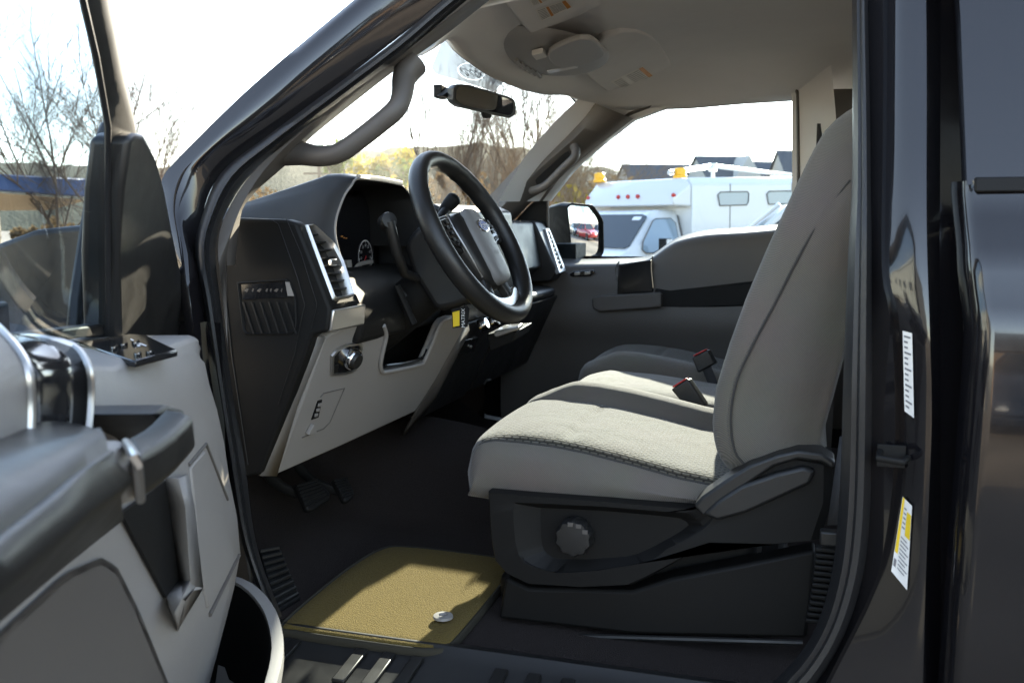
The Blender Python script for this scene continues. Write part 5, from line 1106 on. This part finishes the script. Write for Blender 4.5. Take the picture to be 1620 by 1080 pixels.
# --- white box-bodied utility van
def box_van():
    corner = far_pt(1098, 350, 13.6); corner.z = dip(0, corner.y)-.12
    ang = R(180+50); root_loc = corner+V((math.cos(ang+R(-90))*1.1, math.sin(ang+R(-90))*1.1, 0))
    T = xf(root_loc, ang, R(1.6))
    r = thing('utility_van', 'white box bodied utility van with amber roof beacons parked beyond the passenger window', 'van', root_loc)
    def P(pts, y0, y1, nm, m, par, bev=0): return sharp_prism(T, pts, y0, y1).build(nm, m, par, bevel=bev, seg=3)
    # box
    mb = MB(); sec = lambda x, z0, z1, w: [T((x, -w, z0)), T((x, -w, z1-.10)), T((x, -w+.10, z1)), T((x, w-.10, z1)), T((x, w, z1-.10)), T((x, w, z0))]
    mb.loft([sec(-5.2, .75, 2.42, 1.1), sec(-.02, .75, 2.42, 1.1)]); bx = mb.build('box_body', M['carwhite'], r, bevel=.02)
    mb = MB(); mb.loft([sec(0, 2.02, 2.42, 1.1), [T((.24, -1.0, 2.04)), T((.26, -1.0, 2.12)), T((.14, -.9, 2.30)), T((.14, .9, 2.30)), T((.26, 1.0, 2.12)), T((.24, 1.0, 2.04))]]); fa_ = mb.build('roof_fairing', M['carwhite'], bx, bevel=.02)
    for y in (.98, .22, .0, -.22, -.95):
        mb = MB(); c = T((.225, y, 2.18)); ax = T((1, 0, .6))-T((0, 0, 0)); mb.lathe([(.03, -.03), (.03, .015), (.02, .025), (0, .025)], c, ax, 16); mb.build('marker_lamp', M['lampred'], bx)
    for x in (-.50, -1.50, -2.5, -3.5):
        mb = MB(); pts = [(x-.04, 2.02), (x-.58, 2.02), (x-.61, 2.06), (x-.62, 2.18), (x-.59, 2.21), (x-.05, 2.21), (x-.0, 2.17)]; mb.prism([T((a, 1.10, c)) for a, c in pts], T((0, .008, 0))-T((0, 0, 0))); w = mb.build('window', M['sideglass'], bx)
        O = [T((a, 1.112, c)) for a, c in pts]; mb = MB(); mb.tube(O, .008, 6, True); mb.build('window_frame', M['greyd'], w)
    mb = MB(); mb.prism([T((x, 1.10, z)) for x, z in [(-.0, .8), (-.35, .8), (-.30, 1.6), (-.10, 2.02), (.0, 2.02)]], T((0, .02, 0))-T((0, 0, 0))); mb.build('corner_panel', M['carwhite'], bx, bevel=.01)
    for y in (.95, -.95):
        mb = MB(); mb.lathe([(.10, 0), (.10, .04), (.085, .05), (.085, .13), (.06, .15), (0, .15)], T((-.15 if y > 0 else .0, y*.75 if y > 0 else y, 2.42)), T((0, 0, 1))-T((0, 0, 0)), 20); mb.build('beacon', M['amber'], bx)
    mb = MB(); mb.tube([T((.05, .7, 2.50)), T((-1.3, .2, 2.62))], .035, 8); mb.tube([T((-1.3, .2, 2.62)), T((-2.9, .6, 2.44))], .03, 8); mb.box(T((-1.3, .2, 2.60)), (.12, .12, .12)); mb.box(T((-1.3, .2, 2.5)), (.05, .05, .24)); mb.build('roof_rack', M['carwhite'], bx)
    for x in (-1.3, -2.6, -3.9):
        mb = MB(); mb.tube([T((x+.55, 1.103, .8)), T((x+.55, 1.103, 2.33))], .006, 5); mb.build('panel_seam', M['greyd'], bx)
    for z in (1.55, .95):
        mb = MB(); mb.tube([T((-.40, 1.104, z)), T((-5.18, 1.104, z))], .012, 6); mb.build('side_moulding', M['greyd'] if z < 1 else M['carwhite'], bx)
    # cab
    def cs(x, z0, zt, wb, wt, r_=.12): return [T((x, -wb, z0)), T((x, -wb, 1.36)), T((x, -wt, zt-r_)), T((x, -wt+r_, zt)), T((x, wt-r_, zt)), T((x, wt, zt-r_)), T((x, wb, 1.36)), T((x, wb, z0))]
    mb = MB(); mb.loft([cs(-.02, .55, 1.97, .98, .84), cs(.34, .55, 1.98, .98, .83), cs(.44, .55, 1.93, .98, .82), cs(.96, .55, 1.43, .97, .90, .05), cs(1.08, .55, 1.37, .96, .86, .05), cs(1.7, .55, 1.24, .92, .82, .06), cs(1.95, .6, 1.06, .85, .76, .08)]); cb = mb.build('cab', M['carwhite'], r, bevel=.02, angle=30)
    nrm = (T((.74, 0, 0))-T((0, 0, 0)))
    fp = lambda u, v: T((.455+(.945-.455)*v+.008, u*(.78+.08*v), 1.92+(1.44-1.92)*v+.010))
    mb = MB(); mb.prism([fp(u, v) for u, v in ((-.95, .08), (-.8, .02), (.8, .02), (.95, .08), (.98, .9), (.9, .96), (-.9, .96), (-.98, .9))], T((.007, 0, .007))-T((0, 0, 0))); ws = mb.build('windscreen', M['carglass'], cb)
    mb = MB(); mb.add([fp(u, v)+(T((.01, 0, .013))-T((0, 0, 0))) for u, v in ((.62, .10), (.84, .10), (.84, .2), (.62, .2))], [[0, 1, 2, 3]]); mb.build('screen_sticker', M['white'], ws)
    for y in (.3, -.5): mb = MB(); mb.tube([fp(y, .93)+V((0, 0, .02)), fp(y-.55, .78)+V((0, 0, .02))], .012, 6); mb.build('wiper', M['darker'], ws)
    for sg in (1, -1):
        sd = lambda x, z: T((x, sg*(.98-(z-1.36)/(1.86-1.36)*.14+.012) if z > 1.36 else sg*.992, z))
        pts = [(.08, 1.40), (.72, 1.40), (.78, 1.45), (.74, 1.56), (.50, 1.83), (.44, 1.86), (.16, 1.86), (.09, 1.80)]
        mb = MB(); mb.prism([sd(*p) for p in pts], T((0, sg*.006, 0))-T((0, 0, 0))); dg = mb.build('door_window', M['sideglass'], cb)
        mb = MB(); mb.tube([sd(*p) for p in pts], .010, 6, True); mb.build('window_frame', M['greyd'], dg)
        mb = MB(); mb.tube([sd(.02, 1.90), sd(-.0, 1.36), sd(-.0, .8)], .012, 6); mb.build('door_seam', M['greyd'], cb)
        mb = MB(); q = T((.58, sg*1.20, 1.47)); mb.box(q, (.10, .16, .26), Matrix.Rotation(ang, 3, 'Z')); mb.tube([T((.58, sg*1.0, 1.40)), q], .02, 6); mm = mb.build('side_mirror', M['darker'], cb, bevel=.02)
        mb = MB(); mb.box(T((.525, sg*1.20, 1.47)), (.012, .13, .22), Matrix.Rotation(ang, 3, 'Z')); mb.box(T((.58, sg*1.285, 1.47)), (.09, .012, .24), Matrix.Rotation(ang, 3, 'Z')); mb.build('mirror_face', M['carwhite'], mm)
        mb = MB(); mb.box(T((1.2, sg*.955, 1.22)), (.22, .03, .05), Matrix.Rotation(ang, 3, 'Z')); mb.build('badge', M['greyd'], cb)
        mb = MB(); mb.box(T((.2, sg*1.0, 1.27)), (.16, .03, .04), Matrix.Rotation(ang, 3, 'Z')); mb.build('door_handle', M['greyd'], cb)
        for x in (1.35, -3.6):
            mb = MB(); mb.lathe([(.2, -.12), (.38, -.12), (.40, 0), (.38, .12), (.2, .12), (0, .05)], T((x, sg*.86, .38)), T((0, sg, 0))-T((0, 0, 0)), 28); mb.build('wheel', M['rubber'], r)
        mb = MB(); mb.lathe([(.10, 0), (.10, .04), (.0, .05)], T((1.93, sg*.66, .95)), T((1, 0, 0))-T((0, 0, 0)), 20); mb.build('headlight', M['white'], cb)
    mb = MB(); mb.prism([T((1.955, y, z)) for y, z in ((-.5, .8), (.5, .8), (.5, 1.06), (-.5, 1.06))], T((.03, 0, 0))-T((0, 0, 0))); mb.build('grille', M['darker'], cb, bevel=.01)
    return r
box_van()

# --- generic parked cars
def car(paint, loc, rz, label, cat='car', h=1.5, group=None, van=False):
    loc = V(loc); loc.z = dip(loc.x, loc.y); T = xf(loc, rz); O = T((0, 0, 0))
    r = thing('parked_car' if not van else 'parked_minivan', label, cat, loc, group)
    s = h/1.5
    def sec(x, z0, zb, w): return [T((x, -w+.06, z0)), T((x, -w, z0+.15)), T((x, -w, zb-.12)), T((x, -w+.08, zb)), T((x, w-.08, zb)), T((x, w, zb-.12)), T((x, w, z0+.15)), T((x, w-.06, z0))]
    mb = MB(); mb.loft([sec(2.25, .42, .62, .72), sec(2.15, .28, .76, .82), sec(1.6, .22, .88*s, .89), sec(.95, .2, .97*s, .9), sec(-1.5, .2, 1.0*s, .9), sec(-2.0, .24, .98*s, .88), sec(-2.2, .35, .85*s, .8)]); bd = mb.build('body', paint, r, bevel=.03, seg=2, angle=35)
    A = ((1.0, .96*s, .80), (.25, h-.04, .62), (-.2, h, .62), (-1.2 if not van else -1.7, h-.02, .62), (-1.95 if not van else -2.12, .99*s, .78))
    mb = MB(); mb.loft([[T((x, -w, z)), T((x, -w+.06, z+.015)), T((x, w-.06, z+.015)), T((x, w, z))] for x, z, w in A[1:4]], False, False)
    mb.build('roof', paint, r, angle=30)
    mb = MB(); sd = lambda sg, x, z: T((x, sg*(.86-(z-.97*s)/(h-.97*s)*.24), z))
    for sg in (1, -1): mb.add([sd(sg, 1.0, .96*s), sd(sg, .25, h-.05), sd(sg, -1.2 if not van else -1.7, h-.03), sd(sg, -1.95 if not van else -2.12, .98*s)], [[0, 1, 2, 3]])
    mb.add([T((1.02, -.8, .965*s)), T((1.02, .8, .965*s)), T((.27, .6, h-.035)), T((.27, -.6, h-.035))], [[0, 1, 2, 3]])
    mb.add([T((-1.97 if not van else -2.15, -.8, .985*s)), T((-1.97 if not van else -2.15, .8, .985*s)), T((-1.21 if not van else -1.72, .6, h-.02)), T((-1.21 if not van else -1.72, -.6, h-.02))], [[0, 1, 2, 3]])
    mb.build('windows', M['carglass'], r, flat=True)
    for sg in (1, -1):
        for x0, x1 in ((-.25, -.3), (1.0, .25), (-1.95 if not van else -2.12, -1.2 if not van else -1.7)):
            mb = MB(); mb.tube([sd(sg, x0, .96*s), sd(sg, x1, h-.02)], .035, 6); mb.build('pillar', paint, r)
        for x in (1.4, -1.4):
            mb = MB(); mb.lathe([(.18, -.1), (.31, -.1), (.33, 0), (.31, .1), (.2, .1), (.05, .06), (0, .06)], T((x, sg*.82, .33)), T((0, sg, 0))-O, 24); mb.build('wheel', M['rubber'], r)
        mb = MB(); mb.ellipsoid(T((2.12, sg*.62, .68)), (.12, .14, .07)); mb.build('headlight', M['white'], bd)
        mb = MB(); mb.ellipsoid(T((-2.14, sg*.68, .80*s)), (.07, .12, .09)); mb.build('tail_light', M['lampred'], bd)
        mb = MB(); mb.ellipsoid(T((.85, sg*1.0, 1.02*s)), (.07, .10, .07)); mb.build('side_mirror', paint, bd)
    if van: mb = MB(); mb.tube([T((-.6, 0, h)), T((-.75, 0, h+.10))], .012, 6); mb.build('aerial', M['darker'], r)
    return r
p = far_pt(1285, 350, 10.2)
car(M['carwhite'], (p.x, p.y, 0), R(188), 'white minivan in front of the box van, at the right edge of the window', 'minivan', 1.88, van=True)
p = far_pt(425, 350, 15.5); car(M['carred'], (p.x, p.y, 0), R(175), 'red car parked ahead of the truck, seen low through the windscreen', 'car', 1.85)
gcar = 'cars parked along the lot'
for i, (pt_, rz, m_, lb_) in enumerate((((16, 6.4), 160, 'carred', 'red car reflected in the passenger side mirror'), ((17, 9.8), 165, 'carsilver', 'silver car reflected in the passenger side mirror beside the red one'), ((20, 5.2), 175, 'cardark', 'dark blue car reflected at the back of the passenger side mirror'))):
    car(M[m_], (*pt_, 0), R(rz), lb_, 'car', 1.5, gcar)
car(M['cardark'], (2.2, -11.5, 0), R(95), 'dark blue car reflected in the black rear door', 'car', 1.75, gcar)
car(M['carsilver'], (5.2, -11.8, 0), R(85), 'silver car reflected beside the dark car in the black rear door', 'car', 1.6, gcar)

# --- trees
def bare_tree(name, base, h, seed, label, spread=1.0, cat='tree', mat_='bark', levels=5, group=None, trunks=1):
    rnd = random.Random(seed); wood = MB(); twig = MB()
    def branch(p, d, L, r, lv):
        mbx = wood if lv >= levels-1 else twig
        pts = [p]; n = 4 if lv > 1 else 3
        for i in range(n):
            d = (d+V((rnd.uniform(-1, 1), rnd.uniform(-1, 1), rnd.uniform(-.3, .8)))*.13).normalized(); pts.append(pts[-1]+d*(L/n))
        mbx.tube(pts, lambda t: r*(1-.5*t), 5 if lv > 2 else 3)
        if lv <= 0: return
        k = rnd.choice((3, 3, 4)) if lv > 1 else rnd.choice((4, 5, 6))
        for i in range(k):
            t = rnd.uniform(.3, 1); q = pts[min(n, max(1, int(t*n+.5)))]
            ax = V((rnd.uniform(-1, 1), rnd.uniform(-1, 1), rnd.uniform(-.2, .3))).normalized(); ang = rnd.uniform(.35, .8)*spread
            nd = (d*math.cos(ang)+ax*math.sin(ang)); nd.z += .12; nd.normalize()
            branch(q, nd, L*rnd.uniform(.55, .78), r*.52, lv-1)
        branch(pts[-1], d, L*.7, r*.55, lv-1)
    r = thing(name, label, cat, base, group)
    for k in range(trunks): branch(V(base)+V((rnd.uniform(-.3, .3)*(trunks > 1), rnd.uniform(-.3, .3)*(trunks > 1), -.1)), V((rnd.uniform(-.15, .15)*trunks, rnd.uniform(-.15, .15), 1)).normalized(), h*.36, h*.0125/(trunks**.5), levels)
    wood.build('trunk', M[mat_], r); twig.build('crown', M[mat_], r)
    return r
def leafy(name, base, size, seed, leaf, n, label, ls=.12, cat='shrub', group=None):
    rnd = random.Random(seed); r = thing(name, label, cat, base, group); b0 = V(base)
    cl = [(b0+V((rnd.gauss(0, .33)*size[0], rnd.gauss(0, .33)*size[1], size[2]*rnd.uniform(.25, .95))), rnd.uniform(.15, .32)*min(size)) for _ in range(16)]
    mb = MB()
    for _ in range(n):
        c, q = rnd.choice(cl); d = V((rnd.gauss(0, 1), rnd.gauss(0, 1), rnd.gauss(0, 1))).normalized()*q*rnd.random()**.4
        p = c+d; a = V((rnd.gauss(0, 1), rnd.gauss(0, 1), rnd.gauss(0, 1))).normalized(); e2 = a.orthogonal().normalized(); s = ls*rnd.uniform(.6, 1.4)
        mb.add([p-a*s, p+e2*s*.5, p+a*s, p-e2*s*.5], [[0, 1, 2, 3]])
    mb.build('foliage', M[leaf], r, flat=True)
    mb = MB()
    for c, q in cl: mb.tube([b0+V((0, 0, -.1)), b0.lerp(c, .5)+V((0, 0, .15*size[2]*.3)), c], lambda t: .02*size[2]*(1-.7*t), 5)
    mb.build('stem', M['bark'], r)
    return r
def at(px, d, z=None): p = far_pt(px, 350, d); p.z = dip(p.x, p.y) if z is None else z; return p
gt = 'bare winter trees around the lot'
bare_tree('bare_tree', at(112, 22), 7.2, 3, 'wide bare tree seen through the open door window', 1.45, group=gt, trunks=3)
bare_tree('bare_tree', at(255, 26), 6.6, 8, 'bare tree just right of the open door window frame', 1.1, group=gt, trunks=2)
bare_tree('bare_tree', at(688, 22), 6.6, 11, 'tall bare tree left of the rear view mirror', .8, group=gt, trunks=2)
bare_tree('bare_tree', at(836, 24), 7.0, 14, 'slim bare tree below and right of the rear view mirror', .75, group=gt, trunks=2)
bare_tree('bare_tree', at(755, 30), 5.2, 15, 'lower bare tree behind the steering wheel', .9, group=gt, trunks=2)
bare_tree('bare_tree', at(900, 20), 4.6, 21, 'brown twiggy tree just left of the utility van', 1.2, mat_='bark2', group=gt, trunks=3)
bare_tree('bare_tree', at(945, 24), 5.0, 22, 'brown twiggy tree behind the passenger side mirror', 1.2, mat_='bark2', group=gt, trunks=3)
gs = 'shrubs and small trees beyond the lot'
leafy('leafy_shrub', at(962, 21), (1.5, 1.5, 2.3), 31, 'leafy', 900, 'bright yellow autumn shrub beside the utility van', .10, group=gs)
leafy('leafy_shrub', at(905, 22), (2.2, 2.0, 2.6), 32, 'leafb', 900, 'brown leaved thicket behind the passenger side mirror', .08, group=gs)
leafy('leafy_shrub', at(575, 34), (2.2, 2.0, 4.4), 33, 'leafg', 1500, 'green small tree above the instrument hood', .14, 'tree', group=gs)
leafy('leafy_shrub', at(622, 36), (2.8, 2.0, 4.2), 34, 'leafy', 1300, 'yellow green tree left of the steering wheel rim', .14, 'tree', group=gs)
leafy('leafy_shrub', at(485, 38), (3.0, 2.0, 3.2), 35, 'leafb', 1500, 'low brown brush behind the utility pole', .13, group=gs)
leafy('leafy_shrub', at(725, 34), (3.0, 2.0, 3.2), 36, 'leafb', 1700, 'brown brush seen through the steering wheel', .12, group=gs)
leafy('leafy_shrub', at(800, 34), (3.0, 2.0, 2.8), 37, 'leafb', 1500, 'brown brush right of the steering wheel', .12, group=gs)
leafy('leafy_shrub', at(75, 40), (4.0, 2.0, 1.6), 38, 'leafb', 1300, 'low brown brush beyond the blue canopy', .13, group=gs)
leafy('leafy_shrub', at(1330, 34), (3, 2, 3.4), 39, 'leafg', 900, 'green shrub hidden behind the seat back', .14, group=gs)
bare_tree('bare_tree', V((4.2, -15, 0)), 5.5, 41, 'bare tree reflected in the black rear door', 1.0, group=gt)
bare_tree('bare_tree', V((36, 13, -.35)), 7.5, 42, 'bare tree reflected in the passenger side mirror', 1.0, group=gt)
bare_tree('bare_tree', V((38, 10, -.35)), 7.5, 43, 'bare tree far back in the passenger side mirror', 1.0, group=gt)

# --- hill
M['hill'] = mat('wooded_hillside', (.062, .062, .036), .95, bump=.7, bscale=1.5, bdist=.6, var=.75, vscale=.18)
prof_h = [(-400, 268), (0, 270), (250, 275), (420, 268), (500, 262), (560, 246), (620, 240), (700, 234), (760, 231), (830, 240), (900, 258), (980, 275), (1100, 285), (1300, 300), (1700, 310)]
mb = MB(); rows = [[], [], [], []]
for i in range(121):
    px = -300+1900*i/120; tp = interp(prof_h, px)
    a = far_pt(px, 350, 190); a.z = -1; b_ = far_pt(px, 350, 215); hgt = (350-tp)/1500*240*1.02+1.3; b_.z = hgt*.55+random.uniform(-.4, .4); c_ = far_pt(px, 350, 240); c_.z = hgt+random.uniform(-.5, .5); d_2 = far_pt(px, 350, 320); d_2.z = hgt*.6
    for q, w in zip(rows, (a, b_, c_, d_2)): q.append(w)
mb.loft(rows, False, False); kind(mb.build('hill', M['hill'], angle=180), 'structure')

# --- houses with grey roofs
M['shingle'] = mat('grey_shingle', (.085, .085, .09), .9, bump=.5, bscale=8, bdist=.02, var=.25, vscale=3)
M['siding'] = mat('beige_siding', (.45, .42, .37), .8, var=.08); M['brick'] = mat('tan_brick', (.32, .22, .15), .9, var=.2)
def house(px0, px1, d, ridge_px, label, eave_px, gable_right=True):
    a, b_ = at(px0, d, -.35), at(px1, d+3, -.35); ax = (b_-a); L = ax.length; ax.normalize(); nr = V((-ax.y, ax.x, 0))
    zr = 1.34+(350-ridge_px)/1500*d*1.03; ze = 1.34+(350-eave_px)/1500*(d-5.5)*1.03-.3; W2 = 5
    r = thing('house', label, 'house', (a+b_)/2, 'houses with grey roofs behind the van'); 
    mb = MB(); mb.prism([a-nr*W2, b_-nr*W2, b_+nr*W2, a+nr*W2], (0, 0, ze+.3)); mb.add([b_-nr*W2+UZ*(ze-.1), b_+nr*W2+UZ*(ze-.1), b_+UZ*(zr-.05)], [[0, 1, 2]]); mb.add([a-nr*W2+UZ*(ze-.1), a+nr*W2+UZ*(ze-.1), a+UZ*(zr-.05)], [[0, 1, 2]]); w = mb.build('wall', M['siding'], r, flat=True)
    mb = MB(); o = .3; up = V((0, 0, 0))
    for sg in (-1, 1): mb.prism([a-ax*o+nr*sg*(W2+o)+UZ*(ze-.15)+up, b_+ax*o+nr*sg*(W2+o)+UZ*(ze-.15)+up, b_+ax*o+UZ*zr+up, a-ax*o+UZ*zr+up], (0, 0, .15))
    rf = mb.build('roof', M['shingle'], r, flat=True)
    k = int(L/3)
    for i in range(k):
        c = a.lerp(b_, (i+.5)/k)-nr*(W2+.02)+UZ*(ze*.55+.35); mb = MB(); mb.prism([c-ax*.5-UZ*.7, c+ax*.5-UZ*.7, c+ax*.5+UZ*.7, c-ax*.5+UZ*.7], -nr*.03); f_ = mb.build('window', M['carglass'], r)
    # front dormer gable
    if not gable_right: return r
    c = a.lerp(b_, .72)-nr*(W2-1.5)+UZ*(ze+.35); mb = MB(); gw = 2.2; gh = (zr-ze)*.9
    mb.prism([c-ax*gw-nr*1.5, c+ax*gw-nr*1.5, c-nr*1.5+UZ*gh], nr*4); mb.build('dormer', M['siding'], r, flat=True)
    return r
house(985, 1100, 138, 262, 'long grey roofed house behind the utility van, leftmost of the row', 285, False)
house(1100, 1180, 134, 251, 'grey roofed house with a front gable above the amber beacon', 286)
house(1182, 1230, 142, 260, 'small grey roofed house between its two larger neighbours', 285, False)
house(1228, 1330, 132, 245, 'tall grey roofed house at the right edge of the passenger window', 288, False)
a = V((8, -34, 0))
def back_house():
    r = thing('house', 'low house with a dark roof reflected in the black rear door', 'house', a)
    mb = MB(); mb.prism([a+V((-9, -4, 0)), a+V((9, -4, 0)), a+V((9, 4, 0)), a+V((-9, 4, 0))], (0, 0, 3)); mb.build('wall', M['brick'], r, flat=True)
    mb = MB(); mb.prism([a+V((-9.6, y, z)) for y, z in ((-4.6, 2.9), (4.6, 2.9), (0, 5.4))], (19.2, 0, 0)); mb.build('roof', M['shingle'], r, flat=True)
back_house()

def bounce_building():  # building added out of view to bounce sunlight back into the cab
    c = V((-24, -20, 0)); r = thing('fill_light_building', 'long cream walled building with a row of windows, added behind the photographer to bounce sunlight as fill', 'building', c)
    mb = MB(); mb.box((-24, -20, 3.6), (30, 10, 7.2)); wl = mb.build('wall', M['creamwall'], r, bevel=.03)
    mb = MB(); mb.box((-24, -20, 7.35), (30.6, 10.6, .3)); mb.build('parapet', M['creamwall'], r, bevel=.03)
    for k in range(7):
        x = -37+k*4.2; mb = MB(); mb.box((x, -14.99, 4.6), (2.0, .08, 1.1)); w_ = mb.build('window', M['greyd'], wl); mb = MB(); mb.box((x, -14.94, 4.6), (1.84, .06, .94)); mb.build('pane', M['carglass'], w_)
    mb = MB(); mb.box((-17, -14.98, 1.6), (3.4, .08, 3.2)); mb.build('roller_door', M['greyd'], r)
M['creamwall'] = mat('cream_render', (.68, .63, .54), .9, var=.06, bump=.3, bscale=20, bdist=.004)
bounce_building()
# --- blue and tan canopy, utility pole
M['blue_fascia'] = mat('blue_fascia', (.045, .09, .22), .5, var=.15); M['tan_soffit'] = mat('tan_soffit', (.52, .42, .30), .7, var=.1)
d = 20
cpy = thing('canopy', 'blue and tan flat canopy across the lot, seen through the open door window', 'canopy', at(75, d))
c0_, c1_ = at(-120, d, 0), at(150, d+2.5, 0); dirc = (c1_-c0_).normalized(); nc = V((-dirc.y, dirc.x, 0))
Zp = lambda py: 1.34+(350-py)/1500*d*1.08
mb = MB(); mb.prism([c0_+UZ*Zp(287), c1_+UZ*Zp(287), c1_+UZ*Zp(314), c0_+UZ*Zp(305)], nc*.3); mb.build('fascia', M['blue_fascia'], cpy, bevel=.03)
mb = MB(); mb.prism([c0_+UZ*Zp(306)+nc*.1, c1_+UZ*Zp(318)+nc*.1, c1_+UZ*Zp(333)+nc*1.2, c0_+UZ*Zp(326)+nc*1.2], nc*4); mb.build('soffit', M['tan_soffit'], cpy, bevel=.05)
for tt in (.1, .5, .9):
    mb = MB(); q = c0_.lerp(c1_, tt)+nc*2.5; mb.tube([q+UZ*-.3, q+UZ*Zp(325)], .09, 10); mb.build('post', M['tan_soffit'], cpy)
up_ = at(507, 62); upo = thing('utility_pole', 'wooden utility pole with crossarm rising over the dashboard', 'utility pole', up_)
mb = MB(); mb.tube([up_, up_+UZ*5.6], .11, 8); mb.build('pole', M['bark'], upo)
mb = MB()
for z in (5.3, 4.7): mb.box(up_+UZ*z, (2.0, .12, .12), Matrix.Rotation(YAW, 3, 'Z'))
mb.build('crossarm', M['bark'], upo)

# ================================================================== light, sky, camera
SUN = V((.02, 1, math.tan(R(22.5)))).normalized()
sc = bpy.context.scene
w = bpy.data.worlds.new('World'); sc.world = w; w.use_nodes = True; t = w.node_tree; bg = t.nodes['Background']
sky = t.nodes.new('ShaderNodeTexSky'); sky.sky_type = 'NISHITA'; sky.sun_disc = False; sky.sun_elevation = R(22.5); sky.sun_rotation = math.atan2(SUN.x, SUN.y); sky.air_density = 1; sky.dust_density = .3; sky.ozone_density = 1
hs_ = t.nodes.new('ShaderNodeHueSaturation'); hs_.inputs['Saturation'].default_value = .68; t.links.new(sky.outputs[0], hs_.inputs['Color']); t.links.new(hs_.outputs[0], bg.inputs[0]); bg.inputs[1].default_value = .10
L = bpy.data.lights.new('sun', 'SUN'); L.energy = 3.2; L.angle = R(.6); L.color = (1, .87, .66)
lo = bpy.data.objects.new('sun', L); C.objects.link(lo); lo.rotation_euler = (-SUN).to_track_quat('-Z', 'Y').to_euler(); lo.location = (0, 20, 20)
cam = bpy.data.cameras.new('camera'); cam.sensor_width = 36; cam.lens = 36*FPX/1620; cam.clip_end = 2000; cam.clip_start = .02
cam.dof.use_dof = True; cam.dof.focus_distance = 1.85; cam.dof.aperture_fstop = 8.0
co = bpy.data.objects.new('camera', cam); C.objects.link(co); co.location = CAM
co.rotation_euler = Matrix((RT, UP, -FW)).transposed().to_euler()
sc.camera = co
sc.view_settings.view_transform = 'Standard'; sc.view_settings.look = 'None'; sc.view_settings.exposure = 2.95; sc.view_settings.gamma = 1
sc.cycles.use_denoising = True; sc.cycles.max_bounces = 10; sc.cycles.diffuse_bounces = 5; sc.cycles.glossy_bounces = 5; sc.cycles.transparent_max_bounces = 16; sc.cycles.caustics_reflective = False; sc.cycles.caustics_refractive = False
sc.cycles.sample_clamp_indirect = 8
